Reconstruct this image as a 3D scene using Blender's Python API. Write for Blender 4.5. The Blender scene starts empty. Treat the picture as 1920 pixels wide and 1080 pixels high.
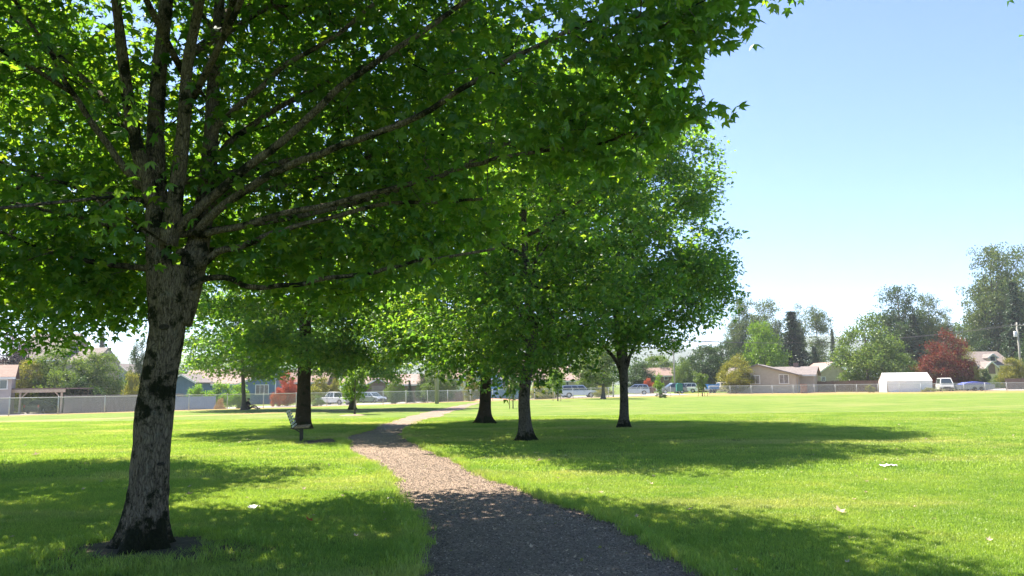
import bpy, bmesh, math, random, time
import numpy as np
from mathutils import Vector, Matrix, noise, Quaternion

T_START = time.time()
S = bpy.context.scene
COL = S.collection
R_ = math.radians

# ------------------------------------------------------------------ camera
CAM_H = 1.7
FPX = 1450.0
PITCH = math.atan(181.7 / FPX)
ROLL = R_(-0.676)
CAM_R = Matrix.Rotation(math.pi / 2 + PITCH, 3, 'X') @ Matrix.Rotation(ROLL, 3, 'Z')
cam_data = bpy.data.cameras.new('camera')
cam_data.sensor_width = 36.0
cam_data.lens = FPX / 1920.0 * 36.0
cam_data.clip_start = 0.05
cam_data.clip_end = 9000
cam = bpy.data.objects.new('camera', cam_data)
M4 = CAM_R.to_4x4(); M4.translation = (0, 0, CAM_H)
cam.matrix_world = M4
COL.objects.link(cam)
S.camera = cam

# ------------------------------------------------------------------ sky, sun, exposure
SUN_EL, SUN_AZ = 58.5, -47.0            # azimuth clockwise from +Y
world = bpy.data.worlds.new('World'); S.world = world
world.use_nodes = True
wn = world.node_tree
wn.nodes.clear()
sky = wn.nodes.new('ShaderNodeTexSky'); sky.sky_type = 'NISHITA'
sky.sun_disc = False
sky.sun_elevation = R_(SUN_EL); sky.sun_rotation = R_(SUN_AZ)
sky.altitude = 0; sky.air_density = 0.7; sky.dust_density = 0.05; sky.ozone_density = 6.5
bg = wn.nodes.new('ShaderNodeBackground'); bg.inputs[1].default_value = 0.083
wo = wn.nodes.new('ShaderNodeOutputWorld')
wn.links.new(sky.outputs[0], bg.inputs[0]); wn.links.new(bg.outputs[0], wo.inputs[0])
SUN_DIR = Vector((math.sin(R_(SUN_AZ)) * math.cos(R_(SUN_EL)), math.cos(R_(SUN_AZ)) * math.cos(R_(SUN_EL)), math.sin(R_(SUN_EL))))
sun_d = bpy.data.lights.new('sun', 'SUN'); sun_d.energy = 5.0; sun_d.angle = R_(0.53); sun_d.color = (1.0, 0.90, 0.74)
sun = bpy.data.objects.new('sun', sun_d); sun.rotation_euler = SUN_DIR.to_track_quat('Z', 'Y').to_euler()
COL.objects.link(sun)
S.view_settings.view_transform = 'Standard'; S.view_settings.look = 'None'
S.view_settings.exposure = 1.95; S.view_settings.gamma = 1.0; S.view_settings.use_curve_mapping = False
S.render.engine = 'CYCLES'
S.cycles.use_denoising = True
S.cycles.max_bounces = 8; S.cycles.diffuse_bounces = 4; S.cycles.transmission_bounces = 6; S.cycles.transparent_max_bounces = 8
S.cycles.glossy_bounces = 2; S.cycles.volume_bounces = 0
S.cycles.sample_clamp_indirect = 8.0
S.cycles.caustics_reflective = False; S.cycles.caustics_refractive = False

# ------------------------------------------------------------------ pixel helpers (photo pixels, 1920 x 1080)
def ray(x, y):
    return CAM_R @ Vector(((x - 960) / FPX, -(y - 540) / FPX, -1.0))
def gp(x, y, z=0.0):
    d = ray(x, y); t = (z - CAM_H) / d.z
    return Vector((d.x * t, d.y * t, z))
def at(x, y, D):
    d = ray(x, y); t = D / d.y
    return Vector((d.x * t, D, CAM_H + d.z * t))
CR = np.array(CAM_R)
def project(P):
    q = (np.asarray(P) - np.array([0, 0, CAM_H])) @ CR
    w = np.maximum(-q[..., 2], 1e-3)
    return 960 + FPX * q[..., 0] / w, 540 - FPX * q[..., 1] / w, -q[..., 2]

FENCE_PTS = [(-80, 20), (-40, 48), (-33, 56), (-25, 63), (-21.7, 65.6), (-12.7, 74), (-6.5, 82), (9.2, 95), (20, 104), (27, 110), (45, 110.5), (75, 110), (140, 108)]
FX = [p[0] for p in FENCE_PTS]; FY = [p[1] for p in FENCE_PTS]
def fence_y(x): return float(np.interp(x, FX, FY))
def ground_z(x, y):
    s = y - fence_y(x)
    if s <= 1.0: return 0.0
    t = min(1.0, (s - 1.0) / 13.0); t = t * t * (3 - 2 * t)
    return t * float(np.interp(x, [-3, 10, 24], [-0.85, -0.3, 0.0]))
def st(x, D):
    """ground point at photo column x and depth D"""
    p = at(x, 720, D)
    return Vector((p.x, D, ground_z(p.x, D)))

# ------------------------------------------------------------------ mesh helpers
class MB:
    def __init__(self): self.v = []; self.f = []; self.m = []; self.sm = []
    def add(self, verts, faces, mat=0, smooth=False):
        o = len(self.v); self.v += [tuple(p) for p in verts]
        for f in faces: self.f.append(tuple(o + i for i in f)); self.m.append(mat); self.sm.append(smooth)
        return self
    def box(self, c, s, mat=0, rot=None, taper=1.0):
        hx, hy, hz = s[0] / 2, s[1] / 2, s[2] / 2
        vs = []
        for z in (-hz, hz):
            k = taper if z > 0 else 1.0
            for x, y in ((-hx, -hy), (hx, -hy), (hx, hy), (-hx, hy)):
                p = Vector((x * k, y * k, z))
                if rot is not None: p = rot @ p
                vs.append(p + Vector(c))
        return self.add(vs, [(3, 2, 1, 0), (4, 5, 6, 7), (0, 1, 5, 4), (1, 2, 6, 5), (2, 3, 7, 6), (3, 0, 4, 7)], mat)
    def bar(self, a, b, w, h, mat=0, up=(0, 0, 1)):
        a = Vector(a); b = Vector(b); d = (b - a); L = d.length; d.normalize()
        u = Vector(up); s = d.cross(u)
        if s.length < 1e-4: s = d.cross(Vector((0, 1, 0)))
        s.normalize(); u = s.cross(d)
        vs = []
        for p in (a, b):
            for i, j in ((-1, -1), (1, -1), (1, 1), (-1, 1)): vs.append(p + s * (i * w / 2) + u * (j * h / 2))
        return self.add(vs, [(3, 2, 1, 0), (4, 5, 6, 7), (0, 1, 5, 4), (1, 2, 6, 5), (2, 3, 7, 6), (3, 0, 4, 7)], mat)
    def tube(self, pts, rad, n=8, mat=0, smooth=True, cap=True):
        pts = [Vector(p) for p in pts]
        if not hasattr(rad, '__len__'): rad = [rad] * len(pts)
        o = len(self.v); ref = Vector((1, 0, 0))
        for i, p in enumerate(pts):
            t = (pts[min(i + 1, len(pts) - 1)] - pts[max(i - 1, 0)])
            if t.length < 1e-6: t = Vector((0, 0, 1))
            t.normalize()
            a = ref - t * ref.dot(t)
            if a.length < 1e-3: a = Vector((0, 1, 0)) - t * t.y
            a.normalize(); b = t.cross(a); ref = a
            for k in range(n):
                th = 2 * math.pi * k / n
                self.v.append(tuple(p + (a * math.cos(th) + b * math.sin(th)) * rad[i]))
        for i in range(len(pts) - 1):
            for k in range(n):
                k2 = (k + 1) % n
                self.f.append((o + i * n + k, o + i * n + k2, o + (i + 1) * n + k2, o + (i + 1) * n + k)); self.m.append(mat); self.sm.append(smooth)
        if cap:
            self.f.append(tuple(o + k for k in reversed(range(n)))); self.m.append(mat); self.sm.append(False)
            e = o + (len(pts) - 1) * n
            self.f.append(tuple(e + k for k in range(n))); self.m.append(mat); self.sm.append(False)
        return self
    def lathe(self, prof, n=12, c=(0, 0, 0), axis='z', mat=0, smooth=True):
        o = len(self.v)
        for r, h in prof:
            for k in range(n):
                th = 2 * math.pi * k / n; a, b = r * math.cos(th), r * math.sin(th)
                p = (a, b, h) if axis == 'z' else (a, h, b)
                self.v.append((p[0] + c[0], p[1] + c[1], p[2] + c[2]))
        for i in range(len(prof) - 1):
            for k in range(n):
                k2 = (k + 1) % n
                self.f.append((o + i * n + k, o + i * n + k2, o + (i + 1) * n + k2, o + (i + 1) * n + k)); self.m.append(mat); self.sm.append(smooth)
        return self
    def prism(self, poly, y0, y1, mat=0, inset=0.0):
        """poly in xz, extruded along y"""
        n = len(poly)
        vs = [(x, y0, z) for x, z in poly] + [(x, y1, z) for x, z in poly]
        fs = [tuple(range(n)), tuple(reversed(range(n, 2 * n)))]
        for i in range(n):
            j = (i + 1) % n; fs.append((j, i, n + i, n + j))
        return self.add(vs, fs, mat)
    def build(self, name, mats, parent=None, loc=None):
        me = bpy.data.meshes.new(name)
        me.from_pydata(self.v, [], self.f)
        if not isinstance(mats, (list, tuple)): mats = [mats]
        for m in mats: me.materials.append(m)
        me.polygons.foreach_set('material_index', self.m)
        me.polygons.foreach_set('use_smooth', self.sm)
        bm = bmesh.new(); bm.from_mesh(me); bmesh.ops.recalc_face_normals(bm, faces=bm.faces); bm.to_mesh(me); bm.free()
        me.update()
        return link(name, me, parent, loc)

def link(name, me, parent=None, loc=None):
    o = bpy.data.objects.new(name, me); COL.objects.link(o)
    if parent is not None: o.parent = parent
    if loc is not None: o.location = loc
    return o
def np_mesh(name, V, F, mat, smooth=False):
    me = bpy.data.meshes.new(name); n, m, k = len(V), len(F), F.shape[1]
    me.vertices.add(n); me.vertices.foreach_set('co', np.ascontiguousarray(V, dtype=np.float32).ravel())
    me.loops.add(m * k); me.loops.foreach_set('vertex_index', np.ascontiguousarray(F, dtype=np.int32).ravel())
    me.polygons.add(m); me.polygons.foreach_set('loop_start', np.arange(0, m * k, k, dtype=np.int32))
    me.polygons.foreach_set('use_smooth', np.full(m, smooth, dtype=bool))
    me.materials.append(mat); me.update(calc_edges=True); me.validate()
    return me
def tag(o, label=None, cat=None, group=None, kind=None):
    if label: o['label'] = label
    if cat: o['category'] = cat
    if group: o['group'] = group
    if kind: o['kind'] = kind
    return o
def empty(name, loc=(0, 0, 0), rz=0.0, label=None, cat=None, group=None):
    o = bpy.data.objects.new(name, None); COL.objects.link(o)
    o.location = loc; o.rotation_euler = (0, 0, rz); o.empty_display_size = 0.3
    return tag(o, label, cat, group)
def copy_tree(o, parent=None):
    c = o.copy(); COL.objects.link(c)
    if parent is not None: c.parent = parent
    for ch in o.children: copy_tree(ch, c)
    return c
def catmull(P, sub):
    P = [np.array(p, float) for p in P]
    out = []
    for i in range(len(P) - 1):
        p0 = P[max(i - 1, 0)]; p1 = P[i]; p2 = P[i + 1]; p3 = P[min(i + 2, len(P) - 1)]
        for s in range(sub):
            t = s / sub
            out.append(0.5 * ((2 * p1) + (-p0 + p2) * t + (2 * p0 - 5 * p1 + 4 * p2 - p3) * t * t + (-p0 + 3 * p1 - 3 * p2 + p3) * t ** 3))
    out.append(P[-1]); return out

# ------------------------------------------------------------------ materials
def nodes(name):
    m = bpy.data.materials.new(name); m.use_nodes = True
    nt = m.node_tree; nt.nodes.clear()
    out = nt.nodes.new('ShaderNodeOutputMaterial')
    return m, nt, out
def N(nt, t, **kw):
    n = nt.nodes.new(t)
    for k, v in kw.items():
        if k.startswith('i_'): n.inputs[k[2:].replace('_', ' ')].default_value = v
        else: setattr(n, k, v)
    return n
def ramp(nt, stops):
    r = nt.nodes.new('ShaderNodeValToRGB'); e = r.color_ramp.elements
    while len(e) < len(stops): e.new(0.5)
    for el, (p, c) in zip(e, stops): el.position = p; el.color = (*c, 1) if len(c) == 3 else c
    return r
def plain(name, col, rough=0.7, var=0.12, scale=3.0, metal=0.0, bump=0.0, bscale=40.0, spec=0.4, stretch=None):
    m, nt, out = nodes(name); L = nt.links.new
    b = N(nt, 'ShaderNodeBsdfPrincipled'); b.inputs['Roughness'].default_value = rough; b.inputs['Metallic'].default_value = metal
    b.inputs['Specular IOR Level'].default_value = spec
    tc = N(nt, 'ShaderNodeTexCoord'); src = tc.outputs['Object']
    if stretch:
        mp = N(nt, 'ShaderNodeMapping'); mp.inputs['Scale'].default_value = stretch; L(src, mp.inputs[0]); src = mp.outputs[0]
    n = N(nt, 'ShaderNodeTexNoise'); n.inputs['Scale'].default_value = scale; n.inputs['Detail'].default_value = 6; L(src, n.inputs['Vector'])
    a = tuple(max(0, c * (1 - var)) for c in col); d = tuple(min(1, c * (1 + var)) for c in col)
    r = ramp(nt, [(0.3, a), (0.7, d)]); L(n.outputs[0], r.inputs[0]); L(r.outputs[0], b.inputs['Base Color'])
    if bump:
        n2 = N(nt, 'ShaderNodeTexNoise'); n2.inputs['Scale'].default_value = bscale; n2.inputs['Detail'].default_value = 5; L(src, n2.inputs['Vector'])
        bp = N(nt, 'ShaderNodeBump'); bp.inputs['Strength'].default_value = bump; bp.inputs['Distance'].default_value = 0.02
        L(n2.outputs[0], bp.inputs['Height']); L(bp.outputs[0], b.inputs['Normal'])
    L(b.outputs[0], out.inputs[0]); return m
def leaf_mat(name, c0, c1, c2, trans=0.5, tcol=(1.5, 1.45, 0.5), gloss=0.025):
    m, nt, out = nodes(name); L = nt.links.new
    g = N(nt, 'ShaderNodeNewGeometry')
    r = ramp(nt, [(0.0, c0), (0.55, c1), (1.0, c2)]); L(g.outputs['Random Per Island'], r.inputs[0])
    d = N(nt, 'ShaderNodeBsdfDiffuse'); L(r.outputs[0], d.inputs[0])
    mul = N(nt, 'ShaderNodeMix', data_type='RGBA', blend_type='MULTIPLY'); mul.inputs[0].default_value = 1.0
    L(r.outputs[0], mul.inputs[6]); mul.inputs[7].default_value = (*tcol, 1)
    t = N(nt, 'ShaderNodeBsdfTranslucent'); L(mul.outputs[2], t.inputs[0])
    mx = N(nt, 'ShaderNodeMixShader'); mx.inputs[0].default_value = trans; L(d.outputs[0], mx.inputs[1]); L(t.outputs[0], mx.inputs[2])
    gl = N(nt, 'ShaderNodeBsdfGlossy'); gl.inputs['Roughness'].default_value = 0.38; gl.inputs[0].default_value = (0.9, 0.95, 1, 1)
    m2 = N(nt, 'ShaderNodeMixShader'); m2.inputs[0].default_value = gloss; L(mx.outputs[0], m2.inputs[1]); L(gl.outputs[0], m2.inputs[2])
    L(m2.outputs[0], out.inputs[0]); return m
def bark_mat(name, light, dark, moss, moss_h=0.5, moss_amt=0.5, fis=1.0, band=None):
    m, nt, out = nodes(name); L = nt.links.new
    b = N(nt, 'ShaderNodeBsdfPrincipled'); b.inputs['Roughness'].default_value = 0.92; b.inputs['Specular IOR Level'].default_value = 0.15
    tc = N(nt, 'ShaderNodeTexCoord')
    n0 = N(nt, 'ShaderNodeTexNoise'); n0.inputs['Scale'].default_value = 9; n0.inputs['Detail'].default_value = 3; L(tc.outputs['Object'], n0.inputs['Vector'])
    wob = N(nt, 'ShaderNodeMix', data_type='RGBA', blend_type='LINEAR_LIGHT'); wob.inputs[0].default_value = 0.035; L(tc.outputs['Object'], wob.inputs[6]); L(n0.outputs['Color'], wob.inputs[7])
    mp = N(nt, 'ShaderNodeMapping'); mp.inputs['Scale'].default_value = (1, 1, 0.16); L(wob.outputs[2], mp.inputs[0])
    vo = N(nt, 'ShaderNodeTexVoronoi', feature='DISTANCE_TO_EDGE'); vo.inputs['Scale'].default_value = 46 * fis; L(mp.outputs[0], vo.inputs['Vector'])
    n1 = N(nt, 'ShaderNodeTexNoise'); n1.inputs['Scale'].default_value = 40 * fis; n1.inputs['Detail'].default_value = 7; n1.inputs['Roughness'].default_value = 0.65; L(mp.outputs[0], n1.inputs['Vector'])
    hgt = N(nt, 'ShaderNodeMath', operation='MULTIPLY_ADD', use_clamp=True); L(vo.outputs['Distance'], hgt.inputs[0]); hgt.inputs[1].default_value = 1.9; L(n1.outputs[0], hgt.inputs[2])
    sub = N(nt, 'ShaderNodeMath', operation='SUBTRACT', use_clamp=True); L(hgt.outputs[0], sub.inputs[0]); sub.inputs[1].default_value = 0.22
    r1 = ramp(nt, [(0.18, dark), (0.42, tuple(x * 0.7 for x in light)), (0.72, light)]); L(sub.outputs[0], r1.inputs[0])
    n2 = N(nt, 'ShaderNodeTexNoise'); n2.inputs['Scale'].default_value = 3.4; n2.inputs['Detail'].default_value = 8; n2.inputs['Roughness'].default_value = 0.72; L(tc.outputs['Object'], n2.inputs['Vector'])
    sep = N(nt, 'ShaderNodeSeparateXYZ'); L(tc.outputs['Object'], sep.inputs[0])
    # moss coverage wanted at each height (foot, and a band up the trunk), broken up by noise
    top = 4.0; bands = [(0.0, (1.0,) * 3), (moss_h * .5 / top, (.72,) * 3), (moss_h * 1.5 / top, (.26,) * 3)]
    if band: bands += [((band[0] - .3) / top, (.27,) * 3), ((band[0] + .4) / top, (.56,) * 3), (band[1] / top, (.56,) * 3), (min(1, (band[1] + .4) / top), (.46,) * 3)]
    else: bands += [(1.0, (.42 * moss_amt / .85,) * 3)]
    sc = N(nt, 'ShaderNodeMath', operation='DIVIDE'); L(sep.outputs[2], sc.inputs[0]); sc.inputs[1].default_value = top
    br = ramp(nt, bands); L(sc.outputs[0], br.inputs[0])
    ad = N(nt, 'ShaderNodeMath', operation='ADD'); amp = N(nt, 'ShaderNodeMath', operation='MULTIPLY_ADD'); L(n2.outputs[0], amp.inputs[0]); amp.inputs[1].default_value = 3.4; amp.inputs[2].default_value = -1.2; L(br.outputs[0], ad.inputs[0]); L(amp.outputs[0], ad.inputs[1])
    mk = N(nt, 'ShaderNodeMapRange'); mk.inputs[1].default_value = 0.92; mk.inputs[2].default_value = 1.18; L(ad.outputs[0], mk.inputs[0])
    mossn = ramp(nt, [(0.35, tuple(x * 0.4 for x in moss)), (0.7, moss)]); L(n1.outputs[0], mossn.inputs[0])
    n3 = N(nt, 'ShaderNodeTexNoise'); n3.inputs['Scale'].default_value = 8; n3.inputs['Detail'].default_value = 5; L(tc.outputs['Object'], n3.inputs['Vector'])
    r3 = ramp(nt, [(0.62, (0, 0, 0)), (0.72, (0.32, 0.32, 0.32))]); L(n3.outputs[0], r3.inputs[0])
    mix2 = N(nt, 'ShaderNodeMix', data_type='RGBA'); L(r3.outputs[0], mix2.inputs[0]); L(r1.outputs[0], mix2.inputs[6]); mix2.inputs[7].default_value = (0.22, 0.22, 0.19, 1)
    mix = N(nt, 'ShaderNodeMix', data_type='RGBA'); L(mk.outputs[0], mix.inputs[0]); L(mix2.outputs[2], mix.inputs[6]); L(mossn.outputs[0], mix.inputs[7])
    L(mix.outputs[2], b.inputs['Base Color'])
    bp = N(nt, 'ShaderNodeBump'); bp.inputs['Strength'].default_value = 0.9; bp.inputs['Distance'].default_value = 0.03
    L(sub.outputs[0], bp.inputs['Height']); L(bp.outputs[0], b.inputs['Normal'])
    L(b.outputs[0], out.inputs[0]); return m
def glass_mat(name, col=(0.05, 0.06, 0.07), rough=0.08):
    m, nt, out = nodes(name); b = N(nt, 'ShaderNodeBsdfPrincipled')
    b.inputs['Base Color'].default_value = (*col, 1); b.inputs['Roughness'].default_value = rough; b.inputs['Specular IOR Level'].default_value = 0.8
    nt.links.new(b.outputs[0], out.inputs[0]); return m
def paint(name, col, coat=0.6, metal=0.2):
    m = plain(name, col, rough=0.32, var=0.04, scale=1.5, metal=metal)
    b = [n for n in m.node_tree.nodes if n.type == 'BSDF_PRINCIPLED'][0]; b.inputs['Coat Weight'].default_value = coat
    return m
def siding(name, col, step=0.2, vertical=False, depth=0.4):
    m, nt, out = nodes(name); L = nt.links.new
    b = N(nt, 'ShaderNodeBsdfPrincipled'); b.inputs['Roughness'].default_value = 0.75
    tc = N(nt, 'ShaderNodeTexCoord')
    n = N(nt, 'ShaderNodeTexNoise'); n.inputs['Scale'].default_value = 1.3; n.inputs['Detail'].default_value = 6; L(tc.outputs['Object'], n.inputs['Vector'])
    r = ramp(nt, [(0.3, tuple(c * 0.86 for c in col)), (0.7, tuple(min(1, c * 1.08) for c in col))]); L(n.outputs[0], r.inputs[0])
    w = N(nt, 'ShaderNodeTexWave', wave_type='BANDS', bands_direction='X' if vertical else 'Z', wave_profile='SAW'); w.inputs['Scale'].default_value = 1.0 / step * 0.314; L(tc.outputs['Object'], w.inputs['Vector'])
    r2 = ramp(nt, [(0.0, (0.55, 0.55, 0.55)), (0.12, (1, 1, 1))]); L(w.outputs[0], r2.inputs[0])
    mul = N(nt, 'ShaderNodeMix', data_type='RGBA', blend_type='MULTIPLY'); mul.inputs[0].default_value = depth; L(r.outputs[0], mul.inputs[6]); L(r2.outputs[0], mul.inputs[7])
    L(mul.outputs[2], b.inputs['Base Color'])
    bp = N(nt, 'ShaderNodeBump'); bp.inputs['Strength'].default_value = 0.6; bp.inputs['Distance'].default_value = 0.02; L(w.outputs[0], bp.inputs['Height']); L(bp.outputs[0], b.inputs['Normal'])
    L(b.outputs[0], out.inputs[0]); return m

M = {}
M['leaf_near'] = leaf_mat('maple leaf', (0.045, 0.115, 0.022), (0.07, 0.16, 0.028), (0.145, 0.225, 0.034), 0.60, (2.35, 2.2, 0.6))
M['leaf_mid'] = leaf_mat('maple leaf in the field', (0.05, 0.125, 0.032), (0.078, 0.175, 0.042), (0.16, 0.245, 0.05), 0.58, (2.6, 2.35, 0.65))
M['leaf_fresh'] = leaf_mat('fresh leaf', (0.08, 0.17, 0.015), (0.12, 0.23, 0.02), (0.18, 0.29, 0.025), 0.5, (1.6, 1.5, 0.6))
M['leaf_light'] = leaf_mat('light leaf', (0.07, 0.13, 0.035), (0.11, 0.18, 0.05), (0.16, 0.22, 0.06), 0.42)
M['leaf_yellow'] = leaf_mat('yellow green leaf', (0.14, 0.17, 0.03), (0.2, 0.22, 0.04), (0.3, 0.28, 0.06), 0.42, (1.4, 1.3, 0.6))
M['leaf_dark'] = leaf_mat('dark leaf', (0.03, 0.065, 0.025), (0.045, 0.09, 0.035), (0.07, 0.12, 0.045), 0.35)
M['leaf_tall'] = leaf_mat('cottonwood leaf', (0.05, 0.09, 0.035), (0.085, 0.13, 0.05), (0.15, 0.19, 0.075), 0.38)
M['needle'] = leaf_mat('conifer needle', (0.02, 0.045, 0.022), (0.032, 0.065, 0.032), (0.055, 0.09, 0.04), 0.22, (1.3, 1.3, 0.8))
M['leaf_purple'] = leaf_mat('purple leaf', (0.03, 0.014, 0.022), (0.055, 0.024, 0.034), (0.10, 0.05, 0.06), 0.3, (1.5, 1.0, 1.0), 0.12)
M['leaf_orange'] = leaf_mat('orange red leaf', (0.28, 0.065, 0.035), (0.40, 0.11, 0.06), (0.48, 0.17, 0.09), 0.4, (1.3, 1.0, 0.8))
M['leaf_wine'] = leaf_mat('wine red leaf', (0.10, 0.022, 0.018), (0.17, 0.042, 0.03), (0.12, 0.10, 0.03), 0.45, (1.5, 1.0, 0.8))
M['leaf_dry'] = leaf_mat('dry shrub leaf', (0.3, 0.2, 0.11), (0.42, 0.28, 0.16), (0.55, 0.4, 0.25), 0.3, (1.2, 1.1, 0.9))
M['bark_near'] = bark_mat('mossy maple bark', (0.20, 0.158, 0.115), (0.04, 0.03, 0.02), (0.024, 0.026, 0.011), 0.55, 0.93, 1.0, (1.45, 2.7))
M['bark_mid'] = bark_mat('maple bark', (0.15, 0.125, 0.10), (0.03, 0.025, 0.02), (0.028, 0.03, 0.013), 0.35, 0.85)
M['bark_dark'] = bark_mat('brown bark', (0.085, 0.06, 0.035), (0.02, 0.014, 0.01), (0.04, 0.045, 0.012), 0.3, 0.4, 1.6)
M['knot'] = plain('dark bark scar', (0.035, 0.028, 0.02), .95, .4, 30, bump=.5)
M['bark_far'] = plain('grey bark', (0.12, 0.1, 0.08), 0.9, 0.3, 6)
M['bark_pale'] = plain('pale bark', (0.4, 0.37, 0.33), 0.9, 0.25, 6)

# ------------------------------------------------------------------ tree machinery
LEAF_MAPLE_V = np.array([(0, .36, .03), (0, .06, 0), (.40, .02, -.05), (.27, .25, .0), (.56, .56, -.07), (.19, .60, .0), (0, 1, -.09), (-.19, .60, .0), (-.56, .56, -.07), (-.27, .25, .0), (-.40, .02, -.05)], float)
LEAF_MAPLE_F = np.array([(0, i, i + 1) for i in range(1, 10)] + [(0, 10, 1)])
LEAF_MID_V = np.array([(0, 0, 0), (.52, .42, -.06), (.17, .55, .02), (0, 1, -.1), (-.17, .55, .02), (-.52, .42, -.06)], float)
LEAF_MID_F = np.array([(0, 1, 2), (0, 2, 4), (2, 3, 4), (0, 4, 5)])
LEAF_FAR_V = np.array([(0, 0, 0), (.45, .5, .1), (0, 1, -.05), (-.42, .55, .1)], float)
LEAF_FAR_F = np.array([(0, 1, 2), (0, 2, 3)])
NEEDLE_V = np.array([(-.1, 0, 0), (.1, 0, 0), (.2, .55, -.04), (0, 1, -.14), (-.2, .6, -.04)], float)
NEEDLE_F = np.array([(0, 1, 2), (0, 2, 4), (2, 3, 4)])

_half = [(.15, -.02, .0), (.42, .02, -.06), (.33, .13, -.03), (.26, .24, .0), (.45, .39, -.03), (.58, .58, -.08), (.38, .59, -.04), (.20, .57, .0), (.21, .73, -.03), (.10, .83, -.05)]
LEAF_FULL_V = np.array([(0, .36, .03), (0, .06, .02)] + _half + [(0, 1, -.1)] + [(-x, y, z) for x, y, z in reversed(_half)], float)
LEAF_FULL_F = np.array([(0, i, i + 1) for i in range(1, 22)] + [(0, 22, 1)])
CURL = np.random.default_rng(99)
def leaf_frames(nrm, rng, droop=None):
    n = nrm / np.linalg.norm(nrm, axis=1, keepdims=True)
    a = rng.normal(size=n.shape)
    if droop is not None: a = a * 0.8 + droop
    y = a - n * np.sum(a * n, 1, keepdims=True); y /= np.linalg.norm(y, axis=1, keepdims=True)
    x = np.cross(y, n)
    return np.stack([x, y, n], axis=2)          # columns
def leaf_arrays(P, Rm, size, TV, TF):
    T = np.repeat(TV[None], len(P), axis=0)
    T[:, :, 2] = T[:, :, 2] * (0.4 + 5.0 * CURL.random(len(P)))[:, None] + T[:, :, 0] * (CURL.normal(size=len(P)) * .22)[:, None]
    V = np.einsum('nij,nkj->nki', Rm, T) * size[:, None, None] + P[:, None, :]
    k = len(TV); F = TF[None] + (np.arange(len(P)) * k)[:, None, None]
    return V.reshape(-1, 3), F.reshape(-1, TF.shape[1])

def mst(seedP, seedL, pts, bf):
    """grow from seed nodes (with path length) to all points; returns parent index per node (seeds first)"""
    ns, n = len(seedP), len(pts)
    allP = np.vstack([seedP, pts]); path = np.zeros(ns + n); path[:ns] = seedL
    parent = np.full(ns + n, -1)
    best = np.full(n, 1e9); bp = np.zeros(n, int)
    for s in range(ns):
        c = np.linalg.norm(pts - seedP[s], axis=1) + bf * seedL[s]
        k = c < best; best[k] = c[k]; bp[k] = s
    done = np.zeros(n, bool); order = []
    for _ in range(n):
        i = int(np.argmin(np.where(done, 1e9, best))); done[i] = True
        g = ns + i; parent[g] = bp[i]
        path[g] = path[bp[i]] + np.linalg.norm(allP[g] - allP[bp[i]]); order.append(g)
        c = np.linalg.norm(pts - pts[i], axis=1) + bf * path[g]
        k = (c < best) & ~done; best[k] = c[k]; bp[k] = g
    return allP, parent, order

def branch_mesh(mb, P, parent, order, ns, tip=0.006, e=2.4, mat=0, maxr=0.09, seed_r=None):
    n = len(P); r = np.full(n, 0.0); kids = {}
    for g in order: kids.setdefault(parent[g], []).append(g)
    for g in reversed(order):
        if g not in kids: r[g] = tip
        else: r[g] = min(maxr, sum(r[c] ** e for c in kids[g]) ** (1 / e))
    starts = [(p, c) for p in kids if p < ns for c in kids[p]]
    while starts:
        p, c = starts.pop(); line = [P[p]]; rad = [min(r[c] * 1.15, maxr)]
        cur = c
        while True:
            line.append(P[cur]); rad.append(r[cur])
            ch = kids.get(cur)
            if not ch: break
            ch = sorted(ch, key=lambda q: -r[q])
            for q in ch[1:]: starts.append((cur, q))
            cur = ch[0]
        big = max(rad)
        if big > 0.02 and len(line) > 2:
            cc = catmull([np.append(a, b) for a, b in zip(line, rad)], 2); line = [q[:3] for q in cc]; rad = [max(0.003, q[3]) for q in cc]
        mb.tube(line, rad, 3 if big < 0.02 else (5 if big < 0.05 else 7), mat, True, False)
    return r

def trunk_mesh(mb, pts, rad, n=24, sub=10, flare=1.5, flare_h=0.5, rough=0.02, seed=0, mat=0, roots=5, base_cap=True):
    """tapered trunk with root flare, lobed base and rough bark relief"""
    C = catmull([np.append(np.array(p, float), r) for p, r in zip(pts, rad)], sub)
    z0 = C[0][2]; o = len(mb.v)
    for i, q in enumerate(C):
        h = q[2] - z0; k = math.exp(-max(h, 0) / (flare_h * 0.42))
        for j in range(n):
            th = 2 * math.pi * j / n
            lob = 1 + k * (flare - 1) * (0.55 + 0.45 * math.cos(roots * th + seed) + 0.25 * math.sin(2 * th + seed * 2))
            d = Vector((math.cos(th), math.sin(th), 0))
            w = noise.noise(Vector((d.x * 1.6, d.y * 1.6, h * 0.9 + seed * 7))) * 0.10
            fr = 1.0 / max(.012, 4.5 * q[3] / n); rr0 = q[3]
            w2 = noise.noise(Vector((d.x * rr0 * 9, d.y * rr0 * 9, h * 2.2 + seed))) * rough / max(q[3], .05) - abs(noise.noise(Vector((d.x * rr0 * 26, d.y * rr0 * 26, h * 4.5 + seed)))) * rough * 1.1 / max(q[3], .05)
            rr = q[3] * lob * (1 + w + w2)
            mb.v.append((q[0] + d.x * rr, q[1] + d.y * rr, q[2]))
    for i in range(len(C) - 1):
        for j in range(n):
            j2 = (j + 1) % n
            mb.f.append((o + i * n + j, o + i * n + j2, o + (i + 1) * n + j2, o + (i + 1) * n + j)); mb.m.append(mat); mb.sm.append(True)
    e = o + (len(C) - 1) * n
    mb.f.append(tuple(e + k for k in range(n))); mb.m.append(mat); mb.sm.append(False)

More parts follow.
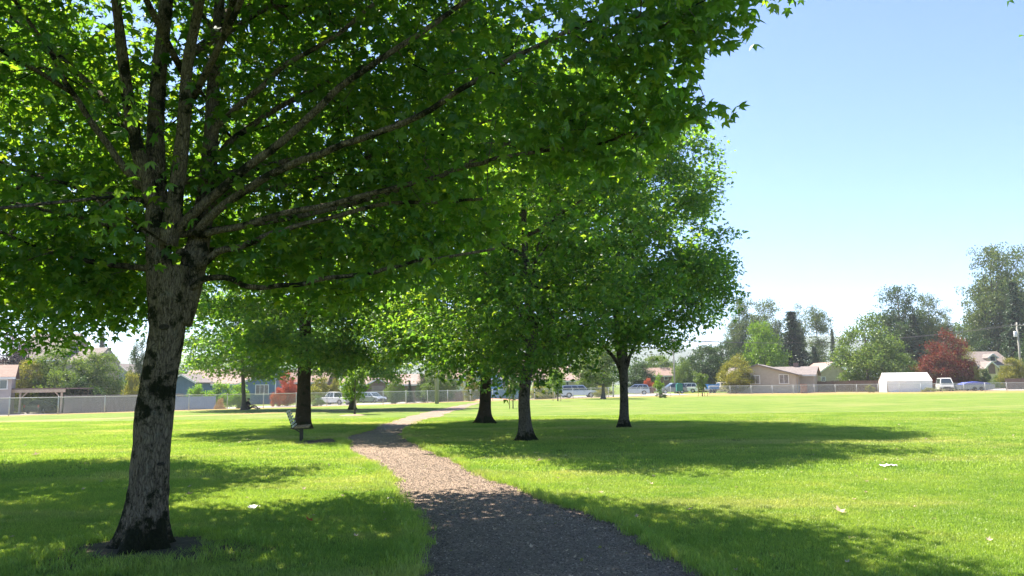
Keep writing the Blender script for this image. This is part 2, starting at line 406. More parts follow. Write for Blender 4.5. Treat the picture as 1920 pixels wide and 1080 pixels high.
def sample_crown(rng, n, prof, axis, gate=-0.12, gscale=0.55, power=0.42, lob=0.35, seed=0, reject=None):
    """points inside a crown given by profile [(z, radius)] around axis(z)->(x, y)"""
    zs = np.array([p[0] for p in prof]); rs = np.array([p[1] for p in prof]); out = []
    w = np.interp(np.linspace(zs[0], zs[-1], 60), zs, rs); cdf = np.cumsum(w ** 1.5); cdf /= cdf[-1]
    tries = 0
    while len(out) < n and tries < n * 60:
        tries += 1
        z = float(np.interp(rng.random(), cdf, np.linspace(zs[0], zs[-1], 60))); th = rng.random() * 2 * math.pi
        Rz = float(np.interp(z, zs, rs)) * (1 + lob * noise.noise(Vector((math.cos(th) * 1.7 + seed, math.sin(th) * 1.7, z * 0.45))))
        r = Rz * rng.random() ** power
        ax = axis(z); p = (ax[0] + r * math.cos(th), ax[1] + r * math.sin(th), z)
        if noise.noise(Vector(p) * gscale + Vector((seed * 3.1, 0, 0))) < gate: continue
        if reject is not None and reject(p, rng): continue
        out.append(p)
    return np.array(out)

def bough_points(rng, n, prof, axis, seed, per=11, sig=(.62, .62, .20), **kw):
    C = sample_crown(rng, max(8, n // per), prof, axis, seed=seed, **kw)
    idx = rng.integers(0, len(C), n); P = C[idx] + rng.normal(size=(n, 3)) * np.array(sig)
    c = np.array([axis(z) for z in P[:, 2]]); out = P.copy(); r = np.hypot(P[:, 0] - c[:, 0], P[:, 1] - c[:, 1])
    out[:, 2] -= np.clip((r - 2.0) / 10, 0, .3)
    return out
def crown_leaves(rng, C, per, spread, size, TV, TF, up=0.8, flat=0.6, outward=None):
    n = len(C) * per
    P = np.repeat(C, per, axis=0) + rng.normal(size=(n, 3)) * np.array([spread, spread, spread * flat])
    nr = rng.normal(size=(n, 3)) * 0.75; nr[:, 2] = np.abs(nr[:, 2]) * 0.6 + up
    droop = np.tile(np.array([0, 0, -0.5]), (n, 1))
    if outward is not None:
        o = P - outward; o[:, 2] = 0; o /= (np.linalg.norm(o, axis=1, keepdims=True) + 1e-6); droop += o * 0.5
    Rm = leaf_frames(nr, rng, droop)
    s = size * (0.65 + 0.6 * rng.random(n))
    return P, Rm, s

def limb_seeds(trunk_pts, limbs):
    """node list and path length for MST seeds"""
    P, Ln = [], []
    for line in [trunk_pts] + limbs:
        acc = 0.0
        for i, p in enumerate(line):
            if i: acc += float(np.linalg.norm(np.array(p) - np.array(line[i - 1])))
            P.append(np.array(p, float)); Ln.append(acc)
    return np.array(P), np.array(Ln)

def field_tree(name, label, base, trunk, trad, prof, N_nodes, per, lsize, lmat, bmat, seed, n_limbs=9, limb_z=None, spread=0.27, flare=1.9, group=None, lean=(0, 0), limbs_extra=(), gate=-0.06, sub=8, cat='tree', reject=None):
    """park tree: trunk polyline (world), crown profile in world z"""
    rng = np.random.default_rng(seed); rnd = random.Random(seed)
    t = empty(name, base, 0, label, cat, group)
    bx, by = base[0], base[1]; tx, ty = trunk[-1][0], trunk[-1][1]
    z0, z1 = prof[0][0], prof[-1][0]
    axis = lambda z: (tx + lean[0] * (z - trunk[-1][2]), ty + lean[1] * (z - trunk[-1][2]))
    loc = lambda p: (p[0] - bx, p[1] - by, p[2] - base[2])
    mb = MB()
    trunk_mesh(mb, [loc(p) for p in trunk], trad, 20, sub, flare, 0.55, 0.012, seed)
    tb = mb.build('trunk', bmat, t)
    # leader and limbs
    top = trunk[-1]; leader = [np.array(top)]
    r_top = trad[-1]; lead_r = [r_top * 0.95]
    for i in range(1, 7):
        z = top[2] + (z1 * 0.93 - top[2]) * i / 6; a = axis(z)
        leader.append(np.array([a[0] + rnd.uniform(-.18, .18), a[1] + rnd.uniform(-.18, .18), z])); lead_r.append(max(0.015, r_top * 0.95 * (1 - i / 6.3)))
    bm_ = MB(); bm_.tube([loc(p) for p in catmull(leader, 3)], list(np.interp(np.linspace(0, 6, 19), range(7), lead_r)), 8, 0)
    limbs = []
    lz0, lz1 = limb_z or (top[2] - 0.3, z0 + (z1 - z0) * 0.6)
    for k in range(n_limbs):
        az = k * 2.4 + rnd.uniform(-.3, .3); z = lz0 + (lz1 - lz0) * k / n_limbs
        src = np.array([np.interp(z, [p[2] for p in trunk] + [p[2] for p in leader[1:]], [p[i] for p in trunk] + [p[i] for p in leader[1:]]) for i in range(3)]); src[2] = z
        zt = z + (z1 - z) * rnd.uniform(.22, .42); Rt = float(np.interp(zt, [q[0] for q in prof], [q[1] for q in prof])) * rnd.uniform(.6, .82)
        a = axis(zt); tgt = np.array([a[0] + math.cos(az) * Rt, a[1] + math.sin(az) * Rt, zt])
        line = []
        for i in range(7):
            u = i / 6; p = src + (tgt - src) * u; p[2] = src[2] + (tgt[2] - src[2]) * (u ** 1.25)
            p[:2] += rng.normal(size=2) * 0.05 * (i > 0); line.append(p)
        limbs.append(line); r0 = r_top * rnd.uniform(.38, .55)
        bm_.tube([loc(p) for p in line], [r0 * (1 - .82 * i / 6) for i in range(7)], 7, 0)
    for line, r0 in limbs_extra:
        line = [np.array(p, float) for p in catmull(line, 3)]; limbs.append(line)
        bm_.tube([loc(p) for p in line], [r0 * (1 - .75 * i / (len(line) - 1)) for i in range(len(line))], 8, 0)
    pts = np.vstack([bough_points(rng, int(N_nodes * .78), prof, axis, seed, gate=gate, reject=reject), sample_crown(rng, int(N_nodes * .22), prof, axis, gate=gate, seed=seed, reject=reject)])
    if reject is not None: pts = np.array([p for p in pts if not reject(p, rng)])
    sP, sL = limb_seeds(leader, limbs)
    P, par, order = mst(sP, sL, pts, 0.35)
    Pl = P - np.array(base)
    branch_mesh(bm_, Pl, par, order, len(sP), tip=0.006, maxr=r_top * 0.45)
    bm_.build('branches', bmat, t)
    LP, LR, LS = crown_leaves(rng, Pl[len(sP):], per, spread, lsize, LEAF_MID_V, LEAF_MID_F, outward=np.array([0, 0, 0]))
    V, F = leaf_arrays(LP, LR, LS, LEAF_MID_V, LEAF_MID_F)
    cr = link('crown', np_mesh('crown', V, F, lmat), t); tag(cr, kind='stuff')
    return t

# ------------------------------------------------------------------ ground, path, road
def pos_noise(nt, scale, detail=4, rough=0.55, stretch=(1, 1, 1)):
    g = N(nt, 'ShaderNodeNewGeometry'); mp = N(nt, 'ShaderNodeMapping'); mp.inputs['Scale'].default_value = stretch
    nt.links.new(g.outputs['Position'], mp.inputs[0])
    n = N(nt, 'ShaderNodeTexNoise'); n.inputs['Scale'].default_value = scale; n.inputs['Detail'].default_value = detail; n.inputs['Roughness'].default_value = rough
    nt.links.new(mp.outputs[0], n.inputs['Vector']); return n.outputs[0]
GRASS_A, GRASS_B, GRASS_C, GRASS_DRY = (0.125, 0.225, 0.034), (0.192, 0.285, 0.050), (0.30, 0.335, 0.085), (0.42, 0.37, 0.19)
def grass_colour(nt, dry_attr=None):
    L = nt.links.new
    r = ramp(nt, [(0.3, GRASS_A), (0.55, GRASS_B), (0.8, GRASS_C)]); L(pos_noise(nt, 0.55, 6, 0.62), r.inputs[0])
    r2 = ramp(nt, [(0.50, (0, 0, 0)), (0.72, (0.7, 0.7, 0.7))]); L(pos_noise(nt, 0.16, 7, 0.68, (0.6, 1.6, 1)), r2.inputs[0])
    mix = N(nt, 'ShaderNodeMix', data_type='RGBA'); L(r2.outputs[0], mix.inputs[0]); L(r.outputs[0], mix.inputs[6]); mix.inputs[7].default_value = (*GRASS_DRY, 1)
    out = mix.outputs[2]
    if dry_attr:
        a = N(nt, 'ShaderNodeAttribute', attribute_name=dry_attr)
        rr = ramp(nt, [(0.35, (0, 0, 0)), (0.6, (1, 1, 1))]); L(pos_noise(nt, 0.35, 6, 0.7, (0.5, 1.5, 1)), rr.inputs[0])
        md = N(nt, 'ShaderNodeMath', operation='MULTIPLY_ADD'); L(a.outputs['Fac'], md.inputs[0]); md.inputs[1].default_value = 1.9; md.inputs[2].default_value = -0.9
        ad = N(nt, 'ShaderNodeMath', operation='ADD', use_clamp=True); L(md.outputs[0], ad.inputs[0])
        sc = N(nt, 'ShaderNodeMath', operation='MULTIPLY'); L(rr.outputs[0], sc.inputs[0]); L(a.outputs['Fac'], sc.inputs[1]); L(sc.outputs[0], ad.inputs[1])
        m2 = N(nt, 'ShaderNodeMix', data_type='RGBA'); L(ad.outputs[0], m2.inputs[0]); L(out, m2.inputs[6]); m2.inputs[7].default_value = (0.46, 0.33, 0.17, 1)
        out = m2.outputs[2]
    return out
def lawn_material():
    m, nt, out = nodes('lawn'); L = nt.links.new
    b = N(nt, 'ShaderNodeBsdfPrincipled'); b.inputs['Roughness'].default_value = 0.9; b.inputs['Specular IOR Level'].default_value = 0.15
    fine = ramp(nt, [(0.3, (0.36, 0.37, 0.28)), (0.7, (0.72, 0.71, 0.60))]); L(pos_noise(nt, 14, 6, 0.75), fine.inputs[0])
    mul = N(nt, 'ShaderNodeMix', data_type='RGBA', blend_type='MULTIPLY'); mul.inputs[0].default_value = 0.8
    L(grass_colour(nt, 'dry'), mul.inputs[6]); L(fine.outputs[0], mul.inputs[7]); L(mul.outputs[2], b.inputs['Base Color'])
    bp = N(nt, 'ShaderNodeBump'); bp.inputs['Strength'].default_value = 0.7; bp.inputs['Distance'].default_value = 0.06
    L(pos_noise(nt, 22, 6, 0.8), bp.inputs['Height']); L(bp.outputs[0], b.inputs['Normal'])
    L(b.outputs[0], out.inputs[0]); return m
def blade_material():
    m, nt, out = nodes('grass blade'); L = nt.links.new
    c = grass_colour(nt)
    g = N(nt, 'ShaderNodeNewGeometry'); rr = ramp(nt, [(0, (0.85, 0.9, 0.9)), (0.75, (1.5, 1.42, 1.4)), (0.93, (1.7, 1.6, 1.7)), (1.0, (2.4, 1.9, 3.0))]); L(g.outputs['Random Per Island'], rr.inputs[0])
    mul = N(nt, 'ShaderNodeMix', data_type='RGBA', blend_type='MULTIPLY'); mul.inputs[0].default_value = 1.0; L(c, mul.inputs[6]); L(rr.outputs[0], mul.inputs[7])
    d = N(nt, 'ShaderNodeBsdfDiffuse'); L(mul.outputs[2], d.inputs[0])
    t = N(nt, 'ShaderNodeBsdfTranslucent'); m3 = N(nt, 'ShaderNodeMix', data_type='RGBA', blend_type='MULTIPLY'); m3.inputs[0].default_value = 1; L(mul.outputs[2], m3.inputs[6]); m3.inputs[7].default_value = (1.5, 1.5, 0.9, 1); L(m3.outputs[2], t.inputs[0])
    mx = N(nt, 'ShaderNodeMixShader'); mx.inputs[0].default_value = 0.5; L(d.outputs[0], mx.inputs[1]); L(t.outputs[0], mx.inputs[2])
    gl = N(nt, 'ShaderNodeBsdfGlossy'); gl.inputs['Roughness'].default_value = 0.45
    m2 = N(nt, 'ShaderNodeMixShader'); m2.inputs[0].default_value = 0.04; L(mx.outputs[0], m2.inputs[1]); L(gl.outputs[0], m2.inputs[2])
    L(m2.outputs[0], out.inputs[0]); return m
def gravel_material(name, a, b_, c, scale=55):
    m, nt, out = nodes(name); L = nt.links.new
    b = N(nt, 'ShaderNodeBsdfPrincipled'); b.inputs['Roughness'].default_value = 0.85
    g = N(nt, 'ShaderNodeNewGeometry'); v = N(nt, 'ShaderNodeTexVoronoi'); v.inputs['Scale'].default_value = scale; L(g.outputs['Position'], v.inputs['Vector'])
    r = ramp(nt, [(0.0, a), (0.5, b_), (1.0, c)]); sp = N(nt, 'ShaderNodeSeparateXYZ'); L(v.outputs['Color'], sp.inputs[0]); L(sp.outputs[0], r.inputs[0])
    big = ramp(nt, [(0.3, (0.75, 0.74, 0.73)), (0.7, (1.15, 1.12, 1.08))]); L(pos_noise(nt, 1.1, 6, 0.65), big.inputs[0])
    mul = N(nt, 'ShaderNodeMix', data_type='RGBA', blend_type='MULTIPLY'); mul.inputs[0].default_value = 1.0; L(r.outputs[0], mul.inputs[6]); L(big.outputs[0], mul.inputs[7])
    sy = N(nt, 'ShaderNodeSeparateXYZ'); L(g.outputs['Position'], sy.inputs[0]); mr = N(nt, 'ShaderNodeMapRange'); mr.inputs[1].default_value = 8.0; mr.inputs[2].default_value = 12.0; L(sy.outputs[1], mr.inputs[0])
    shade_tint = ramp(nt, [(0, (0.62, 0.56, 0.51)), (1, (0.82, 0.71, 0.635))]); L(mr.outputs[0], shade_tint.inputs[0])  # same gravel throughout; tree shade on the near stretch is tinted into the colour
    mu2 = N(nt, 'ShaderNodeMix', data_type='RGBA', blend_type='MULTIPLY'); mu2.inputs[0].default_value = 1.0; L(mul.outputs[2], mu2.inputs[6]); L(shade_tint.outputs[0], mu2.inputs[7]); L(mu2.outputs[2], b.inputs['Base Color'])
    inv = N(nt, 'ShaderNodeMath', operation='SUBTRACT'); inv.inputs[0].default_value = 1; L(v.outputs['Distance'], inv.inputs[1])
    bp = N(nt, 'ShaderNodeBump'); bp.inputs['Strength'].default_value = 0.9; bp.inputs['Distance'].default_value = 0.015; L(inv.outputs[0], bp.inputs['Height']); L(bp.outputs[0], b.inputs['Normal'])
    L(b.outputs[0], out.inputs[0]); return m
M['lawn'] = lawn_material(); M['blade'] = blade_material()
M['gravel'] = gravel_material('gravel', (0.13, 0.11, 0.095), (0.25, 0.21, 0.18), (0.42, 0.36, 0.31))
M['asphalt'] = plain('sun bleached asphalt', (0.30, 0.28, 0.27), 0.9, 0.12, 1.0, bump=0.2)
M['soil'] = plain('dark soil', (0.055, 0.042, 0.03), 0.95, 0.35, 9, bump=0.6, bscale=30)
M['woodchip'] = plain('orange wood chips', (0.50, 0.27, 0.16), 0.95, 0.2, 5, bump=0.4)

gx = sorted(set(list(np.arange(-66, 132, 2.0)) + [-3500, -2200, -1300, -700, -400, -250, -150, -110, -85, 150, 190, 260, 400, 700, 1300, 2200, 3500]))
gy = sorted(set(list(np.arange(18, 150, 2.0)) + [-200, -60, -20, 0, 6, 12, 155, 170, 200, 260, 400, 700, 1200, 2000, 3200, 4600]))
gv, gdry = [], []
for y in gy:
    for x in gx:
        gv.append((x, y, ground_z(x, y)))
        s = y - fence_y(x)
        d = max(0, 1 - abs(s - 1.0) / 5.5) if s < 1 else max(0.0, 1 - (s - 1) / 30)
        d = max(d, 0.75 * max(0, 1 - abs(s + 17) / 4.0) if x < -8 else 0)
        d = max(d, 0.5 if (y > 95 and x > 10) and s < 0 else 0)
        gdry.append(min(1, d))
nx = len(gx)
gf = [(j * nx + i, j * nx + i + 1, (j + 1) * nx + i + 1, (j + 1) * nx + i) for j in range(len(gy) - 1) for i in range(nx - 1)]
gme = bpy.data.meshes.new('ground'); gme.from_pydata(gv, [], gf); gme.materials.append(M['lawn'])
at_ = gme.attributes.new('dry', 'FLOAT', 'POINT'); at_.data.foreach_set('value', gdry)
ground = tag(link('ground', gme), 'park lawn of short mown grass with dry patches', 'lawn', kind='structure')

PATH_L = [(1180, 760), (1080, 770), (1030, 778), (995, 785), (965, 766), (940, 736), (915, 730), (890, 716), (872, 690), (852, 657), (835, 645), (818, 648), (806, 690), (796, 716), (786, 748), (776, 785), (768, 822), (762, 852), (757.5, 876), (754.5, 900)]
PATH_R = [(1180, 1540), (1080, 1335), (1030, 1245), (995, 1185), (965, 1115), (940, 1030), (915, 975), (890, 905), (872, 868), (852, 828), (835, 792), (818, 766), (806, 762), (796, 776), (786, 806), (776, 838), (768, 862), (762, 880), (757.5, 897), (754.5, 914)]
def edge_line(E, sub, amp, seed):
    pts = [gp(x, y) for y, x in E]; C = catmull([(p.x, p.y) for p in pts], sub); out = []
    for i, c in enumerate(C):
        D = c[1]; a = amp * (0.5 + D / 14.0)
        out.append((c[0] + a * noise.noise(Vector((i * 0.45, seed, 0))) + 0.5 * a * noise.noise(Vector((i * 1.3, seed, 5))), c[1] + 0.5 * a * noise.noise(Vector((i * 0.6, seed, 9)))))
    return out
PL = edge_line(PATH_L, 8, 0.09, 1.3); PR = edge_line(PATH_R, 8, 0.09, 7.7)
mb = MB(); npx = len(PL)
for i in range(npx):
    for k in range(7):
        u = k / 6; x = PL[i][0] * (1 - u) + PR[i][0] * u; y = PL[i][1] * (1 - u) + PR[i][1] * u
        mb.v.append((x, y, 0.012 if 0 < k < 6 else 0.006))
for i in range(npx - 1):
    for k in range(6):
        mb.f.append((i * 7 + k, i * 7 + k + 1, (i + 1) * 7 + k + 1, (i + 1) * 7 + k)); mb.m.append(0); mb.sm.append(True)
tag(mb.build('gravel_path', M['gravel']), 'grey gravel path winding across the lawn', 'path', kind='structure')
PATH_POLY = np.array(PL + PR[::-1])
def in_poly(P, poly):
    x, y = P[:, 0], P[:, 1]; ins = np.zeros(len(P), bool); n = len(poly); j = n - 1
    for i in range(n):
        xi, yi = poly[i]; xj, yj = poly[j]
        c = ((yi > y) != (yj > y)) & (x < (xj - xi) * (y - yi) / (yj - yi + 1e-12) + xi); ins ^= c; j = i
    return ins
def blob_sheet(name, cx, cy, rx, ry, z, mat, seed, kind='structure', n=40, dome=0.0, label=None, parent=None, cat=None):
    m = MB(); m.v.append((cx, cy, z + dome))
    for ring, q in enumerate((0.5, 1.0)):
        for k in range(n):
            th = 2 * math.pi * k / n; r = 1 + 0.22 * noise.noise(Vector((math.cos(th) * 1.5, math.sin(th) * 1.5, seed))) + 0.1 * noise.noise(Vector((math.cos(th) * 5, math.sin(th) * 5, seed)))
            m.v.append((cx + rx * r * q * math.cos(th), cy + ry * r * q * math.sin(th), z + dome * (1 - q * q) - (0.0 if q < 1 else 0.0)))
    for k in range(n):
        k2 = (k + 1) % n
        m.f.append((0, 1 + k, 1 + k2)); m.m.append(0); m.sm.append(True)
        m.f.append((1 + k, 1 + n + k, 1 + n + k2, 1 + k2)); m.m.append(0); m.sm.append(True)
    return tag(m.build(name, mat, parent), label, cat, kind=kind)
# spur of bare ground to the bench
sp = [gp(548, 829), gp(600, 824), gp(652, 822), gp(660, 832), gp(610, 830), gp(560, 834)]
m = MB(); m.add([(p.x, p.y, 0.008) for p in sp], [(0, 1, 4, 5), (1, 2, 3, 4)]); tag(m.build('bench_pad', M['soil']), kind='structure')
# street behind the fence
m = MB(); xs = list(np.arange(-60, 27, 1.5))
ROADQ = [3.0, 8, 13, 20, 30, 42, 56]
for x in xs:
    for q in ROADQ:
        y = min(fence_y(x) + q, 129 + 0.12 * x); m.v.append((x, y, ground_z(x, y) + 0.03))
nq = len(ROADQ)
for i in range(len(xs) - 1):
    for k in range(nq - 1): m.f.append((i * nq + k, i * nq + k + 1, (i + 1) * nq + k + 1, (i + 1) * nq + k)); m.m.append(0); m.sm.append(False)
tag(m.build('street', M['asphalt']), 'sun bleached street beyond the chain link fence', 'street', kind='structure')

# ------------------------------------------------------------------ the near maple
def poly3(pts, d0, d1):
    n = len(pts); return [np.array(at(x, y, d0 + (d1 - d0) * (i / (n - 1)) ** 1.1)) for i, (x, y) in enumerate(pts)]
B1 = gp(266, 1034)
D1 = B1.y
PXM = FPX / D1
t1 = empty('maple_tree', B1, 0, 'big mossy maple beside the path with forked trunk and long low limbs', 'tree', None)
mb = MB(); L1 = lambda p: (p[0] - B1.x, p[1] - B1.y, p[2])
tr = [(266, 1034), (272, 985), (277, 930), (283, 850), (291, 760), (303, 680), (313, 620), (321, 560), (326, 500)]
trp = [np.array(at(x, y, D1)) for x, y in tr]; trp[0][2] = -0.03
trunk_mesh(mb, [L1(p) for p in trp], [w / PXM for w in (40, 36.5, 34, 33, 33, 31.5, 31, 33, 28)], 110, 26, 2.15, 0.48, 0.019, 2.0, roots=5)
STEMS = [
    ([(308, 610), (299, 510), (296, 420), (293, 330), (292, 230), (300, 120), (312, 0), (322, -150), (330, -330), (340, -520), (350, -700)], [26, 24, 22, 18, 16, 14, 12.5, 10, 8, 5, 3], D1, D1 + .3),
    ([(332, 606), (357, 520), (375, 440), (388, 350), (397, 240), (402, 120), (412, 0), (425, -200), (450, -400), (470, -600)], [27, 25, 21, 17, 14.5, 12, 10, 8, 5, 3], D1 + .05, D1 + .9),
    ([(316, 460), (334, 330), (345, 230), (352, 120), (375, 0), (400, -160), (430, -330)], [17, 14, 12, 10, 8, 6, 3], D1 - .08, D1 - .9),
    ([(288, 380), (257, 275), (241, 190), (228, 90), (215, -20), (195, -180), (180, -350)], [15, 13, 11, 9.5, 8, 5, 3], D1, D1 - .7)]
LIMBS = [
    ([(270, 350), (245, 330), (185, 250), (139, 176), (83, 83), (20, -10)], 9, 3, D1, D1 - .8),
    ([(275, 385), (250, 370), (185, 364), (102, 338), (28, 313), (-70, 280)], 6, 2.5, D1, D1 + .8),
    ([(280, 440), (258, 427), (199, 423), (116, 398), (-20, 372), (-130, 350)], 6, 2.5, D1, D1 + 1.6),
    ([(330, 440), (342, 417), (403, 366), (486, 296), (579, 218), (639, 162), (745, 95), (872, 4), (960, -60)], 11.5, 3.5, D1, D1 - 1.0),
    ([(368, 440), (400, 400), (470, 350), (540, 312), (600, 287), (693, 255), (785, 218), (878, 160), (943, 123), (1063, 60), (1202, 7), (1300, -25)], 9, 2.6, D1, D1 - 2.5),
    ([(372, 500), (409, 475), (469, 455), (507, 438), (575, 421), (700, 386), (830, 378), (905, 372)], 8, 2.5, D1, D1 - .4),
    ([(360, 540), (401, 517), (448, 532), (490, 537), (554, 532), (618, 523), (682, 513), (729, 504), (788, 491), (857, 479), (930, 466)], 6.5, 2.2, D1, D1 - .8),
    ([(380, 440), (440, 425), (560, 396), (700, 362), (822, 331), (896, 308), (943, 294), (1054, 280), (1114, 271), (1183, 250)], 7, 2, D1, D1 - 1.7),
    ([(388, 290), (403, 245), (440, 205), (481, 171), (540, 120), (640, 60), (720, -10)], 8, 3.5, D1, D1 - .3),
    ([(385, 320), (430, 270), (500, 215), (600, 160), (720, 110), (850, 60), (960, 20)], 8, 3, D1 + .4, D1 + 2.2),
    ([(375, 400), (440, 360), (540, 350), (680, 300), (840, 250), (980, 210)], 7, 2.5, D1 + .3, D1 + 2.6),
    ([(290, 330), (240, 240), (160, 150), (60, 60), (-60, -30)], 9, 3, D1, D1 + 2.0)]
bm1 = MB(); seeds = [[p for p in trp[6:]]]
for pts, rad, d0, d1 in STEMS:
    P3 = poly3(pts, d0, d1); C = catmull([np.append(p, r / PXM) for p, r in zip(P3, rad)], 5)
    for i, q in enumerate(C):                     # knobbly stems
        q[3] *= 1 + 0.12 * noise.noise(Vector((i * 0.6, rad[0], 0)))
    bm1.tube([L1(q) for q in C], [q[3] for q in C], 14, 0); seeds.append([q[:3] for q in C[::2]])
for pts, r0, r1, d0, d1 in LIMBS:
    P3 = poly3(pts, d0, d1); C = catmull(P3, 4); n = len(C)
    C = [c + np.array([noise.noise(Vector((i * .35, r0, k))) * 0.035 for k in range(3)]) * (i > 1) for i, c in enumerate(C)]
    bm1.tube([L1(q) for q in C], [(r0 + (r1 - r0) * (i / (n - 1)) ** .8) / PXM for i in range(n)], 9, 0); seeds.append(C[::2])
# limbs on the far side and towards the viewer
for az, z0, zt, Rr in ((80, 3.2, 5.2, 4.6), (125, 3.6, 6.0, 4.6), (160, 3.0, 4.6, 4.6), (265, 5.2, 8.2, 3.4), (310, 4.8, 7.5, 4.4), (40, 4.0, 6.8, 4.8), (15, 3.4, 5.4, 4.9), (100, 5.5, 8.8, 3.6)):
    src = np.array([trp[-1][0] + .05, D1, z0]); a = R_(az); tg = np.array([src[0] + math.cos(a) * Rr, D1 + math.sin(a) * Rr, zt])
    line = [src + (tg - src) * u + np.array([0, 0, -0.35 * math.sin(math.pi * u)]) for u in np.linspace(0, 1, 9)]
    bm1.tube([L1(q) for q in line], [0.042 * (1 - .8 * u) for u in np.linspace(0, 1, 9)], 8, 0); seeds.append(line)
SKY_EDGE = ([-900, 0, 20, 95, 110, 190, 200, 235, 240, 330, 420, 560], [1500, 1330, 1345, 1335, 1240, 1235, 1320, 1320, 1200, 1150, 1080, 900])
def near_reject(p, rng):
    x, y, w = project(np.array(p))
    if w < 1.2 or p[0] + .45 * p[2] > 4.7 + rng.normal() * .35: return True
    if x < -150 or x > 2050 or y < -60: return w < 2.5 and y > -900
    if x > float(np.interp(y, *SKY_EDGE)): return True
    front = float(np.interp(p[0], [-8, -3, -1, 1.5, 2.5], [D1 - .3, D1 - .2, D1 - .9, 5.9, 5.0]))
    if p[1] < front and rng.random() < (0.97 if 200 < x < 1050 else 0.86): return True
    if x > 860 and rng.random() < .42: return True
    low = float(np.interp(x, [0, 110, 260, 330, 420, 560, 700, 900, 1050, 1200], [560, 560, 570, 450, 510, 580, 540, 470, 380, 300]))
    return y > low
rng1 = np.random.default_rng(11)
prof1 = [(2.25, 3.6), (3.0, 5.0), (4.2, 5.7), (6.0, 5.6), (8.0, 4.5), (10.0, 3.0), (12.0, 1.2)]
ax1 = lambda z: (trp[-1][0] + .35, D1 + .45)
pts1 = sample_crown(rng1, 3100, prof1, ax1, gate=-0.2, gscale=0.7, power=0.45, lob=0.3, seed=4, reject=near_reject)
extra = []
for cx, cy, D, k in ((1300, 55, 5.7, 16), (1250, 30, 5.6, 14), (1320, 12, 5.6, 8), (1405, -2, 5.5, 6), (1360, -12, 5.5, 5), (1290, 208, 6.3, 9), (1240, 190, 6.4, 9), (1180, 120, 6.0, 14), (1120, 70, 6.0, 14), (1100, 235, 6.6, 10), (1000, 170, 6.4, 12), (1190, 250, 6.6, 8), (150, 540, 9.0, 12), (215, 575, 9.5, 10)):
    for _ in range(k):
        if _ % 2: continue
        extra.append(np.array(at(cx + rng1.normal() * 34, cy + rng1.normal() * 20, D + rng1.normal() * .25)))
pts1 = np.vstack([pts1, np.array(extra)])
sP, sL = limb_seeds(seeds[0], seeds[1:])
P, par, order = mst(sP, sL, pts1, 0.3)
off1 = np.array([B1.x, B1.y, 0])
branch_mesh(bm1, P - off1, par, order, len(sP), tip=0.0045, maxr=0.045)
tk1 = mb.build('trunk', M['bark_near'], t1)
for kx, ky, kr in ((306, 613, .034), (318, 700, .02), (300, 870, .02)):
    kp = Vector(at(kx, ky, D1 - .19)) - B1; km = MB(); km.lathe([(kr * 1.25, -.03), (kr * 1.2, .0), (kr * .95, .018), (kr * .6, .006), (0, -.012)], 12); ko = km.build('knot', M['knot'], t1, kp); ko.rotation_euler = (R_(90), 0, -.15); ko.scale = (1.25, .8, 1)
bm1.build('branches', M['bark_near'], t1)
LP, LR, LS = crown_leaves(rng1, (P - off1)[len(sP):], 29, 0.25, 0.128, LEAF_MAPLE_V, LEAF_MAPLE_F, up=0.75, flat=0.55, outward=np.zeros(3))
lx, ly, lw = project(LP + off1)
LS = LS * np.clip(.62 + .38 * (lw - 5) / 3.0, .74, 1)
edge = np.interp(ly, SKY_EDGE[0], SKY_EDGE[1]) + 70
keep = ~((lx > edge) & (ly > 20) & (ly < 700)) & (lw > 1.6) & ~((lw < 5.6) & (lx < 980) & (lx > -250) & (ly > -20))
LP, LR, LS, lx, ly, lw = [a[keep] for a in (LP, LR, LS, lx, ly, lw)]
inframe = (lx > 5) & (lx < 1915) & (ly > 5) & (ly < 1075)
score = np.where(inframe, LS / lw * np.abs(LR[:, 1, 2] * .6 + .4), -1)
top300 = np.argsort(-score)[:300]; rest = np.ones(len(LP), bool); rest[top300] = False
r_in = rest & inframe & (lw < 8.0); r_out = rest & ~r_in
V, F = leaf_arrays(LP[r_in], LR[r_in], LS[r_in], LEAF_FULL_V, LEAF_FULL_F)
V2, F2 = leaf_arrays(LP[r_out], LR[r_out], LS[r_out], LEAF_MAPLE_V, LEAF_MAPLE_F); F = np.vstack([F, F2 + len(V)]); V = np.vstack([V, V2]); print('detailed', r_in.sum(), 'plain', r_out.sum())
tag(link('crown', np_mesh('crown', V, F, M['leaf_near']), t1), kind='stuff')
leaf_mes = [np_mesh('leaf', LEAF_FULL_V * np.array([1, 1, c]) + np.stack([0 * LEAF_FULL_V[:, 0], 0 * LEAF_FULL_V[:, 0], LEAF_FULL_V[:, 0] * d], 1), LEAF_FULL_F, M['leaf_near']) for c, d in ((1, .1), (2.5, -.2), (4, .15), (5, -.1), (3, .3))]
for i in top300:
    o = link('leaf', leaf_mes[int(i) % 5], t1)
    m4 = Matrix([[*(LR[i][r] * LS[i]), LP[i][r]] for r in range(3)] + [[0, 0, 0, 1]]); o.matrix_local = m4
print('near maple', len(LP), 'leaves', time.time() - T_START)

